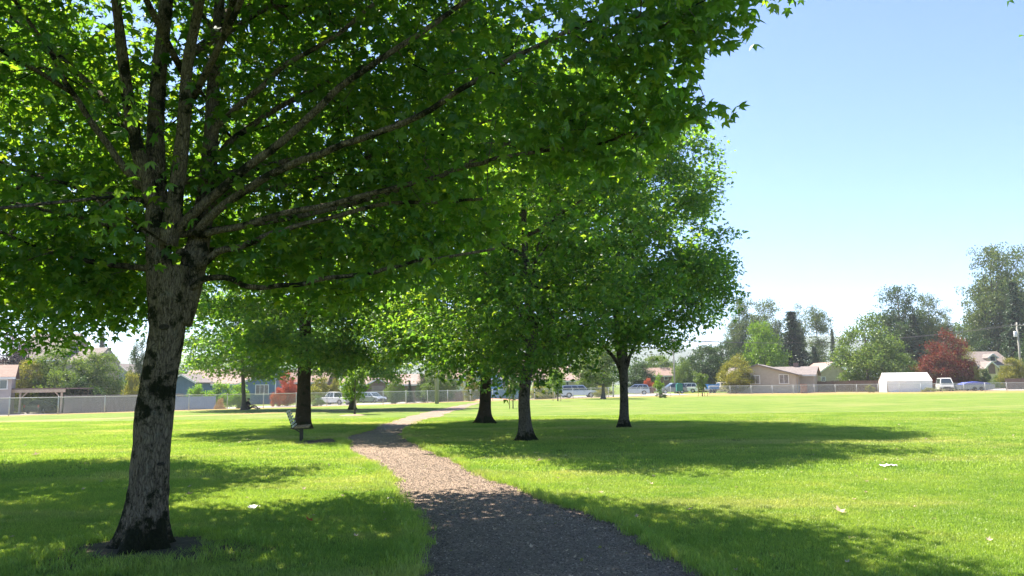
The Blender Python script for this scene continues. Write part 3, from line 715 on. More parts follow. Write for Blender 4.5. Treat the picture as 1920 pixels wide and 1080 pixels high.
# ------------------------------------------------------------------ maples in the field
def trunk_from_px(pts, base):
    D = base.y; out = [np.array((base.x, base.y, base.z - 0.03))]
    for x, y in pts: out.append(np.array(at(x, y, D)))
    return out
b = gp(567, 805); tp = trunk_from_px([(569, 770), (570, 720), (571, 660), (573, 600), (575, 540)], b)
field_tree('maple_tree', 'broad maple with thick brown trunk standing behind the park bench', b, tp, [.36, .30, .275, .26, .25, .22], [(2.85, 3.2), (3.8, 5.0), (6.5, 5.9), (9, 5.4), (11.5, 3.8), (13.5, 1.2)], 1700, 28, 0.185, M['leaf_mid'], M['bark_dark'], 21, n_limbs=10, flare=1.8)
b = gp(908, 794); tp = trunk_from_px([(909, 760), (911, 700), (913, 650), (914, 600), (915, 550)], b)
field_tree('maple_tree', 'maple with dark brown straight trunk right beside the gravel path', b, tp, [.34, .27, .235, .215, .205, .18], [(2.75, 3.0), (3.8, 4.6), (7.2, 5.2), (10, 4.6), (12.5, 3.0), (14.2, 1.0)], 1500, 28, 0.185, M['leaf_mid'], M['bark_dark'], 33, n_limbs=9, flare=2.0)
b = gp(986, 827); D = b.y; tp = trunk_from_px([(984, 790), (983, 750), (986, 710), (992, 680), (996, 650), (995, 615)], b)
ex = [([at(1000, 668, D), at(1018, 650, D - .1), at(1040, 640, D - .2), at(1065, 630, D - .4), at(1110, 605, D - .8)], .085),
      ([at(992, 650, D), at(975, 625, D), at(955, 610, D - .2), at(920, 600, D - .5)], .07),
      ([at(996, 640, D), at(1008, 600, D + .1), at(1016, 550, D + .3), at(1020, 480, D + .5)], .10),
      ([at(994, 640, D), at(978, 590, D - .1), at(968, 540, D - .2), at(955, 470, D - .3)], .09)]
field_tree('maple_tree', 'maple with pale blotched bark and a slightly crooked trunk, branching low', b, tp, [.225, .20, .185, .18, .175, .18, .15], [(tp[-1][2] - 1.2, 2.6), (tp[-1][2] + .1, 4.0), (5.4, 4.5), (7.5, 4.5), (9.8, 3.7), (12.2, 1.4)], 1600, 28, 0.165, M['leaf_mid'], M['bark_mid'], 45, n_limbs=8, flare=2.0, limbs_extra=ex)
b = gp(1169, 802); D = b.y; tp = trunk_from_px([(1170, 770), (1170, 740), (1169, 710), (1168, 692)], b)
ex = [([at(1168, 702, D), at(1160, 684, D), at(1152, 672, D - .1), at(1138, 655, D - .3), at(1110, 630, D - .8)], .12),
      ([at(1169, 702, D), at(1172, 675, D + .1), at(1172, 640, D + .2), at(1176, 580, D + .2), at(1180, 500, D)], .13),
      ([at(1170, 700, D), at(1177, 682, D), at(1182, 665, D), at(1200, 630, D + .3), at(1230, 590, D + .8)], .10)]
def t5_reject(p, rng):
    x, y, w = project(np.array(p)); return x > float(np.interp(y, [-200, 120, 180, 300, 330, 390, 430, 470, 560, 600, 660], [1190, 1215, 1290, 1350, 1360, 1320, 1375, 1365, 1380, 1350, 1270]))
field_tree('maple_tree', 'maple whose grey trunk splits low into a V of three stems', b, tp, [.20, .175, .165, .17, .19], [(3.15, 3.6), (4.2, 4.8), (6.0, 5.3), (8.0, 5.1), (10.5, 4.2), (12.6, 2.8), (14.4, 1.2)], 2200, 30, 0.165, M['leaf_mid'], M['bark_mid'], 57, n_limbs=9, flare=1.8, limbs_extra=ex, limb_z=(3.2, 9.0), reject=t5_reject, gate=-0.1)
b = Vector((-13.2, 16.5, 0))
tp = [np.array((b.x, b.y, -.03)), np.array((b.x + .05, b.y, 1.2)), np.array((b.x + .1, b.y, 2.4)), np.array((b.x, b.y, 3.4))]
field_tree('maple_tree', 'maple whose drooping sunlit boughs hang in front of the carport and shingled roof', b, tp, [.27, .24, .22, .2], [(3.0, 2.6), (3.6, 4.2), (5, 5.3), (7.5, 5.4), (10, 4.0), (12.5, 1.3)], 1500, 26, 0.17, M['leaf_mid'], M['bark_mid'], 71, n_limbs=10)
b = Vector((12.4, 7.4, 0))
tp = [np.array((b.x, b.y, -.03)), np.array((b.x + .05, b.y, 1.4)), np.array((b.x + .1, b.y, 2.8)), np.array((b.x, b.y, 4.0))]
field_tree('maple_tree', 'maple with only a twig of leaves reaching into the open sky over the field', b, tp, [.25, .22, .2, .18], [(4.6, 2.2), (5.4, 4.0), (7, 4.9), (9, 4.4), (11, 2.8), (12.5, 1)], 700, 20, 0.15, M['leaf_mid'], M['bark_mid'], 83, n_limbs=8)
b = gp(457, 769); tp = trunk_from_px([(457, 745), (456, 720), (455, 695), (455, 670)], b)
tsmall = field_tree('maple_tree', 'slim maple with a straight grey trunk that a seated person leans on', b, tp, [.19, .155, .14, .135, .12], [(2.9, 2.6), (4.0, 3.9), (6, 4.5), (8, 4.0), (10, 2.4), (11.4, .8)], 900, 28, 0.23, M['leaf_mid'], M['bark_far'], 91, n_limbs=8, spread=.4)
b = gp(661, 768); tp = trunk_from_px([(661, 750), (661, 735), (661, 715), (661, 690)], b)
field_tree('maple_tree', 'dark trunked maple near the fence behind the leafy sapling', b, tp, [.25, .21, .19, .18, .16], [(2.5, 3.4), (3.6, 4.9), (6, 5.4), (8.2, 4.6), (10, 2.8), (11.4, .8)], 1000, 28, 0.23, M['leaf_mid'], M['bark_dark'], 97, n_limbs=8, spread=.42)
b = gp(1131, 748); tp = trunk_from_px([(1131, 738), (1131, 728), (1131, 718)], b)
field_tree('maple_tree', 'small low maple between the parked pickup and the short post', b, tp, [.25, .2, .18, .16], [(1.9, 1.8), (2.8, 2.7), (4.2, 2.7), (5.6, 1.9), (6.4, .6)], 420, 22, 0.2, M['leaf_light'], M['bark_far'], 103, n_limbs=7, spread=.3, sub=4)
print('field trees', time.time() - T_START)

# ------------------------------------------------------------------ bench
M['slat'] = plain('wood with sky glare in colour', (0.50, 0.52, 0.55), 0.5, 0.1, 9, bump=0.15, stretch=(0.3, 3, 3))  # back slats: glare of the sky is put into their pale colour
M['bench_metal'] = plain('black painted steel', (0.016, 0.016, 0.018), 0.45, 0.2, 8)
M['seat_wood'] = plain('weathered brown wood', (0.20, 0.15, 0.11), 0.7, 0.25, 9, bump=0.2, stretch=(0.3, 3, 3))
bb = gp(565, 827)
bench = empty('park_bench', bb, R_(-78), 'slatted park bench with backrest coloured pale for sky glare and black steel posts facing the path', 'bench')
BL = 1.5
sl_me = None
def slat(parent, c, rot, w, mat, name='slat'):
    m = MB(); bw, bt = w, 0.042; e = 0.007
    prof = [(-bw / 2 + e, -bt / 2), (bw / 2 - e, -bt / 2), (bw / 2, -bt / 2 + e), (bw / 2, bt / 2 - e), (bw / 2 - e, bt / 2), (-bw / 2 + e, bt / 2), (-bw / 2, bt / 2 - e), (-bw / 2, -bt / 2 + e)]
    n = len(prof); vs = [(x, p[0], p[1]) for x in (-BL / 2, BL / 2) for p in prof]
    m.add(vs, [tuple(range(n)), tuple(reversed(range(n, 2 * n)))] + [((i + 1) % n, i, n + i, n + (i + 1) % n) for i in range(n)])
    o = m.build(name, mat, parent); o.location = c; o.rotation_euler = (rot, 0, 0); return o
for i in range(4): slat(bench, (0, -0.14 + i * 0.115, 0.452 + 0.006 * i), R_(3), 0.098, M['seat_wood'], 'seat_slat')
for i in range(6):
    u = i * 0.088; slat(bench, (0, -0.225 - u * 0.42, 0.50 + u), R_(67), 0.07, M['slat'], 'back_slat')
for sx in (-0.36, 0.36):
    m = MB()
    m.bar((sx, 0.0, -0.05), (sx, 0.0, 0.42), 0.075, 0.075)
    m.build('post', M['bench_metal'], bench)
    m = MB(); m.bar((sx, -0.22, 0.405), (sx, 0.25, 0.425), 0.05, 0.045); m.bar((sx, -0.245, 0.40), (sx, -0.452, 0.98), 0.05, 0.04, up=(0, 1, 0)); m.bar((sx, -0.02, 0.30), (sx, -0.24, 0.44), 0.04, 0.04)
    m.build('bracket', M['bench_metal'], bench)

# ------------------------------------------------------------------ person leaning on the slim maple
M['skin'] = plain('skin', (0.45, 0.27, 0.19), 0.6, 0.05, 5)
M['black_cloth'] = plain('black cloth', (0.012, 0.012, 0.014), 0.9, 0.2, 12)
M['dark_short'] = plain('dark brown cloth', (0.05, 0.035, 0.03), 0.9, 0.2, 12)
M['sandal'] = plain('dark shoe', (0.03, 0.025, 0.02), 0.7, 0.2, 12)
pb = gp(457, 769)
person = empty('person', (pb.x + 0.40, pb.y - 0.12, 0.03), R_(-14), 'person in black shirt and cap sitting on the grass against a tree, legs stretched out', 'person')
J = {}; E = []
def joint(k, p, r, par=None):
    J[k] = (len(J), p, r)
    if par is not None: E.append((J[par][0], len(J) - 1))
joint('pel', (0, 0, .13), .15); joint('sp', (-.07, 0, .33), .135, 'pel'); joint('ch', (-.10, 0, .50), .15, 'sp'); joint('nk', (-.07, 0, .65), .055, 'ch'); joint('hd', (-.02, 0, .76), .09, 'nk'); joint('tp', (0.0, 0, .86), .075, 'hd')
joint('nose', (.075, 0, .765), .018, 'hd')
for s, n in ((1, 'l'), (-1, 'r')):
    joint('sh' + n, (-.10, .19 * s, .56), .062, 'ch'); joint('el' + n, (.04, .27 * s, .34), .045, 'sh' + n); joint('wr' + n, (.27, .13 * s, .37), .03, 'el' + n); joint('pm' + n, (.34, .09 * s, .38), .028, 'wr' + n)
    for q, (dy, ln) in enumerate(((-.03, .07), (-.01, .085), (.01, .08), (.028, .06))):
        joint('f%d%s' % (q, n), (.37, .09 * s + dy, .385), .010, 'pm' + n); joint('g%d%s' % (q, n), (.37 + ln * .7, .09 * s + dy * 1.2, .37), .008, 'f%d%s' % (q, n))
    joint('th' + n, (.33, .09 * s - .045 * s, .41), .010, 'pm' + n)
    joint('hp' + n, (.05, .10 * s, .12), .105, 'pel'); joint('kn' + n, (.46, .13 * s, .27 + .05 * s), .066, 'hp' + n); joint('an' + n, (.84, .12 * s, .07), .04, 'kn' + n); joint('he' + n, (.88, .12 * s, .05), .04, 'an' + n); joint('to' + n, (.93, .13 * s, .19), .03, 'he' + n)
me = bpy.data.meshes.new('body'); me.from_pydata([v[1] for v in J.values()], E, [])
po = link('body', me)
sk = po.modifiers.new('skin', 'SKIN')
for i, v in enumerate(J.values()): me.skin_vertices[0].data[i].radius = (v[2], v[2])
me.skin_vertices[0].data[0].use_root = True
po.modifiers.new('sub', 'SUBSURF').levels = 1; po.modifiers['sub'].render_levels = 1
dg = bpy.context.evaluated_depsgraph_get(); bme = bpy.data.meshes.new_from_object(po.evaluated_get(dg))
bpy.data.objects.remove(po)
for k in ('skin', 'black_cloth', 'dark_short', 'sandal'): bme.materials.append(M[k])
for f in bme.polygons:
    c = f.center; f.use_smooth = True
    mi = 1
    if c.z > .66: mi = 0
    elif c.x > .86 and c.z < .25: mi = 3
    elif c.x > .44 and c.z < .36: mi = 0
    elif c.x > .10 and c.z > .345 : mi = 0
    elif c.x > -.02 and c.z < .36 and abs(c.y) < .22: mi = 2
    f.material_index = mi
bme.name = 'body'; link('body', bme, person)
m = MB(); m.lathe([(.0, .10), (.06, .095), (.095, .06), (.104, .0), (.10, -.012)], 14, (-.01, 0, .80)); m.box((.12, 0, .80), (.13, .15, .012)); m.build('cap', M['black_cloth'], person)

# ------------------------------------------------------------------ chain link fences
M['galv'] = plain('galvanised steel', (0.52, 0.53, 0.54), 0.45, 0.12, 20, metal=0.3)
M['wire'] = plain('galvanised wire', (0.55, 0.57, 0.58), 0.5, 0.1, 20, metal=0.2)
M['post_green'] = plain('green grey post', (0.22, 0.25, 0.22), 0.6, 0.15, 8)
post_m = MB(); post_m.tube([(0, 0, -.1), (0, 0, 1.22)], .034, 8); post_m.lathe([(.042, 1.2), (.042, 1.235), (.025, 1.262), (0, 1.27)], 8)
post_proto = None
def chain_fence(X0, X1, label):
    global post_proto
    line = []; x = X0
    while x < X1:
        line.append(Vector((x, fence_y(x), 0.0)))
        d = 0
        while d < 3.0 and x < X1: nx_ = x + .05; d += math.hypot(.05, fence_y(nx_) - fence_y(x)); x = nx_
    f = empty('chain_link_fence', line[0], 0, label, 'fence', None)
    for p in line:
        if post_proto is None: o = post_m.build('post', M['galv'], f); post_proto = o.data
        else: o = link('post', post_proto, f)
        o.location = p - line[0]
    r = MB(); r.tube([p - line[0] + Vector((0, 0, 1.2)) for p in line], .028, 6); r.build('top_rail', M['galv'], f)
    w = MB(); sp_ = .075; Hh = 1.17
    for a, b in zip(line[:-1], line[1:]):
        d = b - a; Ln = d.length; d.normalize(); k = 0; off = Vector((d.y, -d.x, 0)) * .036
        n_ = int((Ln + Hh) / sp_)
        for q in range(n_):
            s0 = q * sp_ - Hh
            for sg in (1, -1):
                u0, z0, u1, z1 = s0, 0.02, s0 + Hh, Hh + .02
                if u0 < 0: z0 += -u0; u0 = 0
                if u1 > Ln: z1 -= (u1 - Ln); u1 = Ln
                if u1 - u0 < .02: continue
                if sg < 0: u0, u1 = Ln - u0, Ln - u1
                p0 = a - line[0] + d * u0 + Vector((0, 0, z0)) + off; p1 = a - line[0] + d * u1 + Vector((0, 0, z1)) + off
                t = Vector((0, 0, 1)).cross(d); nn = (p1 - p0).normalized().cross(t) * .0031
                w.v += [tuple(p0 - nn), tuple(p1 - nn), tuple(p1 + nn), tuple(p0 + nn)]; i = len(w.v) - 4
                w.f.append((i, i + 1, i + 2, i + 3)); w.m.append(0); w.sm.append(False)
    me_ = bpy.data.meshes.new('wire_mesh'); me_.from_pydata(w.v, [], w.f); me_.materials.append(M['wire'])
    tag(link('wire_mesh', me_, f), kind='stuff')
chain_fence(-46, 22.3, 'long chain link fence between the park lawn and the street with parked pickups')
chain_fence(27.6, 96, 'chain link fence along the field in front of the beige house and white tent')
m = MB(); p = gp(1150, 744); m.tube([(0, 0, -.1), (0, 0, 1.9)], .10, 10); m.lathe([(.10, 1.9), (.06, 1.94), (0, 1.95)], 10)
tag(m.build('post', M['post_green'], None, p), 'short thick green grey post between the low maple and the V stemmed maple', 'post')
bpy.context.scene.objects[-1].name if False else None

# ------------------------------------------------------------------ houses
M['trim'] = plain('white trim', (0.72, 0.71, 0.69), 0.5, 0.06, 4)
M['roof_grey'] = plain('grey shingles', (0.16, 0.14, 0.14), 0.9, 0.18, 3, bump=0.3)
M['roof_brown'] = plain('brown shingles', (0.20, 0.14, 0.12), 0.9, 0.18, 3, bump=0.3)
M['roof_pink'] = plain('sun faded shingles', (0.25, 0.18, 0.165), 0.9, 0.16, 3, bump=0.3)
M['roof_slate'] = plain('taupe shingles', (0.17, 0.145, 0.14), 0.9, 0.2, 2.5, bump=0.3)
M['w_blue'] = siding('blue board siding', (0.10, 0.17, 0.27), 0.35, True)
M['w_sky'] = siding('sky blue siding', (0.16, 0.33, 0.46), 0.2)
M['w_beige'] = plain('beige stucco', (0.40, 0.35, 0.30), 0.9, 0.08, 2, bump=0.15)
M['w_tan'] = siding('tan siding', (0.42, 0.35, 0.24), 0.2)
M['w_yellow'] = siding('cream yellow siding', (0.62, 0.53, 0.34), 0.2)
M['w_pink'] = siding('pinkish siding', (0.42, 0.36, 0.34), 0.2)
M['w_brown'] = siding('brown siding', (0.19, 0.12, 0.10), 0.25)
M['w_taupe'] = siding('taupe garage siding', (0.27, 0.21, 0.19), 0.3)
M['w_white'] = siding('white siding', (0.66, 0.66, 0.67), 0.2)
M['w_grey'] = siding('pale blue grey siding', (0.24, 0.29, 0.37), 0.2)
M['glass'] = glass_mat('window glass')
M['curtain'] = plain('curtained window', (0.22, 0.19, 0.18), 0.4, 0.4, 4)
M['wood_grey'] = plain('weathered grey boards', (0.17, 0.15, 0.14), 0.9, 0.35, 3, bump=0.3, stretch=(6, 6, 0.4))
M['wood_brown'] = plain('brown stained boards', (0.17, 0.12, 0.10), 0.9, 0.25, 2, bump=0.3, stretch=(6, 6, 0.4))
M['wood_tan'] = plain('tan lumber', (0.45, 0.34, 0.25), 0.8, 0.15, 4)
M['tent'] = plain('white tarpaulin', (0.80, 0.80, 0.82), 0.5, 0.04, 1.2, bump=0.3, bscale=3)

def add_window(parent, x, z, w, h, y, mull=1, pane=None, shut=None):
    """window on the front plane y (outside is -y); x, z centre"""
    t = 0.09; m = MB()
    m.box((x, y - .03, z + h / 2 + t / 2), (w + 2 * t, .08, t)); m.box((x, y - .045, z - h / 2 - t / 2), (w + 2 * t + .08, .11, t))
    for s in (-1, 1): m.box((x + s * (w / 2 + t / 2), y - .03, z), (t, .08, h))
    for k in range(1, mull): m.box((x - w / 2 + w * k / mull, y - .025, z), (t * .7, .07, h))
    wi = m.build('window', M['trim'], parent)
    for k in range(mull):
        p = MB(); p.box((x - w / 2 + w * (k + .5) / mull, y - .006, z), (w / mull - (t * .7 if mull > 1 else 0), .012, h)); p.build('pane', pane or M['glass'], wi)
    return wi
def roof_gable(parent, w, d, z, rise, axis, mat, oh=0.45, th=0.16, trim=True, cx=0.0, cy=0.0, peak=0.0):
    """two slabs; ridge along axis; peak shifts the ridge sideways"""
    m = MB()
    if axis == 'x':
        for s in (-1, 1):
            e = cy + s * (d / 2 + oh); run = abs(e - (cy + peak)); sl = rise / (d / 2 - s * peak); ze = z - sl * oh
            a = [(-w / 2 - oh + cx, e, ze), (w / 2 + oh + cx, e, ze), (w / 2 + oh + cx, cy + peak, z + rise), (-w / 2 - oh + cx, cy + peak, z + rise)]
            m.add([(x, y, zz + th) for x, y, zz in a] + a, [(0, 1, 2, 3), (7, 6, 5, 4), (0, 4, 5, 1), (1, 5, 6, 2), (2, 6, 7, 3), (3, 7, 4, 0)])
    else:
        for s in (-1, 1):
            e = cx + s * (w / 2 + oh); sl = rise / (w / 2 - s * peak); ze = z - sl * oh
            a = [(e, -d / 2 - oh + cy, ze), (e, d / 2 + oh + cy, ze), (cx + peak, d / 2 + oh + cy, z + rise), (cx + peak, -d / 2 - oh + cy, z + rise)]
            m.add([(x, y, zz + th) for x, y, zz in a] + a, [(0, 1, 2, 3), (7, 6, 5, 4), (0, 4, 5, 1), (1, 5, 6, 2), (2, 6, 7, 3), (3, 7, 4, 0)])
    r = m.build('roof', mat, parent)
    if trim:
        f = MB()
        if axis == 'x':
            for s in (-1, 1): f.box((cx, cy + s * (d / 2 + oh + .03), z - rise / (d / 2 - s * peak) * oh + .02), (w + 2 * oh, .05, .2))
        else:
            for s in (-1, 1):
                e = cx + s * (w / 2 + oh); sl = rise / (w / 2 - s * peak)
                f.bar((e, -d / 2 - oh + cy - .03, z - sl * oh + .05), (cx + peak, -d / 2 - oh + cy - .03, z + rise + .05), .05, .22, up=(0, 0, 1))
        f.build('fascia', M['trim'], r)
    return r
def wall_block(parent, w, d, z, rise, axis, mat, cx=0.0, cy=0.0, peak=0.0, name='wall'):
    m = MB(); b = -0.3
    if axis == 'y': m.prism([(cx - w / 2, b), (cx + w / 2, b), (cx + w / 2, z), (cx + peak, z + rise), (cx - w / 2, z)], cy - d / 2, cy + d / 2)
    else:
        poly = [(cy - d / 2, b), (cy + d / 2, b), (cy + d / 2, z), (cy + peak, z + rise), (cy - d / 2, z)]; n = 5
        vs = [(cx - w / 2, y, zz) for y, zz in poly] + [(cx + w / 2, y, zz) for y, zz in poly]
        m.add(vs, [tuple(range(n)), tuple(reversed(range(n, 2 * n)))] + [((i + 1) % n, i, n + i, n + (i + 1) % n) for i in range(n)])
    return m.build(name, mat, parent)
class HP:
    """pixel frame at a depth: metres relative to the ground point under column xc"""
    def __init__(s, xc, D): s.o = st(xc, D); s.D = D
    def x(s, px, py=710): return at(px, py, s.D).x - s.o.x
    def z(s, py, px=None): return at(960 + s.o.x / s.D * FPX if px is None else px, py, s.D).z - s.o.z
def simple_house(name, label, x0, x1, D, eave, ridge, axis, depth, wall, roof, wins=(), yaw=0, peak=None, oh=.45, trim=True):
    xc = (x0 + x1) / 2; h = HP(xc, D); w = h.x(x1) - h.x(x0); ze = h.z(eave); zr = h.z(ridge)
    t = empty(name, h.o, R_(yaw), label, 'house'); pk = h.x(peak) if peak else 0.0
    wall_block(t, w, depth, ze, zr - ze, axis, wall, 0, depth / 2, pk); roof_gable(t, w, depth, ze, zr - ze, axis, roof, oh, .16, trim, 0, depth / 2, pk)
    for (wx0, wx1, wy0, wy1, mull, pane) in wins:
        add_window(t, (h.x(wx0) + h.x(wx1)) / 2, (h.z(wy0) + h.z(wy1)) / 2, h.x(wx1) - h.x(wx0), abs(h.z(wy0) - h.z(wy1)), 0.0, mull, pane)
    return t, h

t, h = simple_house('cottage', 'pinkish sided cottage with grey brown roof next to the carport', -70, 14, 84, 707, 685, 'x', 6, M['w_pink'], M['roof_brown'], [(-4, 7, 713, 729, 1, None), (-45, -25, 713, 729, 2, None)], oh=.35, yaw=29)
# carport
hc = HP(78, 86); t = empty('carport', hc.o, 0, 'open wooden carport with a dark car parked under it', 'carport')
xl, xr = hc.x(24), hc.x(130); zt = hc.z(728)
m = MB(); m.box(((xl + xr) / 2, 2.6, zt - .05), (xr - xl, 5.8, .14)); m.build('roof', M['roof_brown'], t)
m = MB(); m.box(((xl + xr) / 2, -.36, zt - .29), (xr - xl - .3, .08, .34)); m.build('front_beam', M['wood_tan'], t)
for px in (43, 120):
    for yy in (-.25, 5.0):
        m = MB(); m.box((hc.x(px), yy, (zt - .2) / 2 - .1), (.17, .17, zt)); m.build('post', M['wood_tan'], t)
for px, s in ((43, 1), (120, -1)):
    m = MB(); m.bar((hc.x(px) + s * .08, -.25, zt - 1.05), (hc.x(px) + s * .75, -.25, zt - .42), .1, .1); m.build('brace', M['wood_tan'], t)
m = MB(); m.box(((xl + xr) / 2, 5.5, zt / 2 - .2), (xr - xl - .4, .12, zt - .1)); m.build('back_wall', M['wood_grey'], t)
t, h = simple_house('house', 'tall house with big taupe shingled roof behind the purple plum tree', 22, 111, 132, 674, 623, 'x', 11, M['w_taupe'], M['roof_slate'], oh=.3)
wall_block(t, 6.4, 8, h.z(678), h.z(652) - h.z(678), 'x', M['w_taupe'], h.x(140), 4.5, name='wing_wall'); roof_gable(t, 5.6, 8, h.z(678), h.z(652) - h.z(678), 'x', M['roof_slate'], .3, .16, True, h.x(141), 4.5)
simple_house('house', 'small distant house with pale blue grey gable above the board fence', 198, 246, 150, 703, 683, 'y', 9, M['w_grey'], M['roof_grey'])
t, h = simple_house('house', 'dark blue board sided house with a white triple window and faded roof', 340, 500, 124, 719, 693, 'x', 9, M['w_blue'], M['roof_pink'])
xa, xb = h.x(458), h.x(522); m = MB(); z1, z2 = h.z(720), h.z(696)
m.prism([(xa, -.3), (xb, -.3), (xb, z2), (xa, z1)], -1.2, 4); m.build('front_wing', M['w_blue'], t)
m = MB(); m.bar((xa - .5, 1.4, z1 - .5 * (z2 - z1) / (xb - xa) + .1), (xb + .2, 1.4, z2 + .15), 6.0, .18, up=(0, 0, 1)); m.build('wing_roof', M['roof_pink'], t)
m = MB(); m.bar((xa - .5, -1.65, z1 - .5 * (z2 - z1) / (xb - xa) + .1), (xb + .2, -1.65, z2 + .15), .05, .3, up=(0, 0, 1)); m.box((xb - .06, -1.23, z2 / 2), (.14, .06, z2 - .1)); m.build('fascia', M['trim'], t)
add_window(t, h.x(496.5), h.z(731.5), h.x(508) - h.x(485), h.z(723) - h.z(740), -1.2, 3, M['curtain'])
t2, h2 = simple_house('house', 'low blue gabled outbuilding showing past the mossy near trunk', 318, 364, 112, 716, 703, 'y', 6, M['w_blue'], M['roof_grey'])
simple_house('house', 'dark brown sided house behind the orange red shrub', 526, 610, 134, 716, 694, 'x', 8, M['w_brown'], M['roof_brown'], [(570, 585, 722, 734, 2, None)])
t, h = simple_house('house', 'brown house with taupe garage door and faded pink roofs', 640, 790, 136, 721, 703, 'x', 9, M['w_brown'], M['roof_pink'])
wall_block(t, h.x(735) - h.x(697), 4, h.z(721), h.z(711) - h.z(721), 'y', M['w_brown'], h.x(716), -1.6, name='garage_wall'); roof_gable(t, h.x(735) - h.x(697), 4, h.z(721), h.z(711) - h.z(721), 'y', M['roof_pink'], .4, .16, True, h.x(716), -1.6)
m = MB(); gx0, gx1, gz = h.x(704), h.x(727), h.z(723)
for k in range(4): m.box(((gx0 + gx1) / 2, -3.63, gz * (k + .5) / 4), (gx1 - gx0, .06, gz / 4 - .03))
m.build('garage_door', M['w_taupe'], t)
wall_block(t, h.x(683) - h.x(650), 3, h.z(724), h.z(712) - h.z(724), 'y', M['w_brown'], h.x(667), -1.0, name='porch_wall'); roof_gable(t, h.x(683) - h.x(650), 3, h.z(724), h.z(712) - h.z(724), 'y', M['roof_grey'], .3, .14, True, h.x(667), -1.0)
simple_house('house', 'low white walled house with rust tinted roof left of the sky blue house', 826, 892, 138, 710, 690, 'x', 8, M['w_white'], M['roof_brown'], [(858, 868, 714, 724, 1, None)])
# sky blue craftsman house
t, h = simple_house('house', 'sky blue house with white trimmed gable, brown roof and dormer', 905, 990, 130, 707, 675, 'x', 10, M['w_sky'], M['roof_brown'], [(943, 956, 712, 728, 2, None), (962, 975, 712, 726, 2, None)])
wall_block(t, h.x(937) - h.x(874), 7, h.z(706), h.z(666) - h.z(706), 'y', M['w_sky'], h.x(905.5), 2.0, name='gable_wall'); roof_gable(t, h.x(937) - h.x(874), 7, h.z(706), h.z(666) - h.z(706), 'y', M['roof_brown'], .45, .16, True, h.x(905.5), 2.0)
for a, b_, c, d in ((886, 894, 692, 702), (918, 927, 712, 721), (884, 892, 713, 726)): add_window(t, h.x((a + b_) / 2), (h.z(c) + h.z(d)) / 2, h.x(b_) - h.x(a), h.z(c) - h.z(d), -1.5, 1)
dw = h.x(957) - h.x(938); dm = wall_block(t, dw, 3.4, h.z(685), h.z(678) - h.z(685), 'y', M['w_sky'], h.x(948), 2.4, name='dormer'); roof_gable(t, dw, 3.4, h.z(685), h.z(678) - h.z(685), 'y', M['roof_brown'], .25, .12, True, h.x(948), 2.4)
add_window(t, h.x(948), h.z(690), .75, 1.0, .7, 1)
m = MB(); m.box((h.x(991), 3, h.z(672)), (.9, .9, 3.2)); m.build('chimney', M['w_brown'], t)
t, h = simple_house('house', 'tan house with two faded pink roofs behind the silver pickup', 1000, 1100, 142, 713, 690, 'x', 9, M['w_tan'], M['roof_pink'], [(1056, 1066, 716, 724, 2, None), (1020, 1030, 717, 726, 1, None)])
wall_block(t, h.x(1094) - h.x(1052), 5, h.z(712), h.z(684) - h.z(712), 'y', M['w_tan'], h.x(1073), 6.8, name='wing_wall'); roof_gable(t, h.x(1094) - h.x(1052), 6, h.z(712), h.z(684) - h.z(712), 'y', M['roof_pink'], .4, .16, True, h.x(1073), 6.2)
simple_house('house', 'reddish brown house half hidden by trees behind the grey SUV', 1218, 1268, 158, 704, 690, 'x', 8, M['w_brown'], M['roof_brown'], [(1246, 1252, 706, 712, 1, None)])
# beige house in the field corner
h = HP(1450, 118); t = empty('house', h.o + Vector((0, 4, 0)), R_(-27), 'beige stucco house with low gable and two curtained windows behind the fence', 'house')
w = 10.0; ze, zr = h.z(703), h.z(684); pk = -.5
wall_block(t, w, 6, ze, zr - ze, 'y', M['w_beige'], 0, 0, pk); roof_gable(t, w, 6, ze, zr - ze, 'y', M['roof_grey'], .5, .16, False, 0, 0, pk)
wall_block(t, 13.0, 6.5, ze, zr - ze - .35, 'x', M['w_beige'], .6, 4.5, 0, 'wing_wall'); roof_gable(t, 13.0, 6.5, ze, zr - ze - .35, 'x', M['roof_grey'], .45, .16, True, .6, 4.5)
add_window(t, -.9, 2.05, 1.25, 1.15, -3.0, 2, M['curtain']); add_window(t, 3.3, 2.1, 1.25, 1.25, -3.0, 2, M['curtain'])
m = MB(); m.box((4.2, 4.6, zr - .1), (.7, .7, 1.0)); m.build('chimney', M['w_brown'], t)
m = MB(); m.box((5.0 + .03, -1.5, 1.1), (.08, .9, 2.1)); m.build('side_door', M['wood_tan'], t)
hx = HP(1507, 113.2); m = MB(); m.box((0, 0, .68), (.95, .06, 1.36)); m.box((0, -.045, 1.3), (.95, .04, .08)); m.box((0, -.045, .1), (.95, .04, .08)); m.box((-.42, -.045, .7), (.08, .04, 1.12)); m.box((.42, -.045, .7), (.08, .04, 1.12))
o = m.build('gate_panel', plain('rust brown panel', (0.28, 0.16, 0.13), .8, .2, 4), None, hx.o); tag(o, 'rust brown door sized panel standing against the fence by the beige house', 'panel')
t, h = simple_house('house', 'house with steep taupe roof between beige house and round green tree', 1528, 1600, 146, 704, 680, 'y', 9, M['w_tan'], M['roof_pink'], [(1540, 1547, 707, 714, 1, None)])
simple_house('house', 'white gabled house peeking out above the white tent', 1700, 1765, 150, 705, 689, 'y', 8, M['w_white'], M['roof_grey'], peak=1722)
t, h = simple_house('house', 'cream yellow house with grey roof, dormer and arched entry', 1822, 1898, 146, 684, 659, 'x', 9, M['w_yellow'], M['roof_slate'], [(1863, 1881, 687, 697, 3, None)])
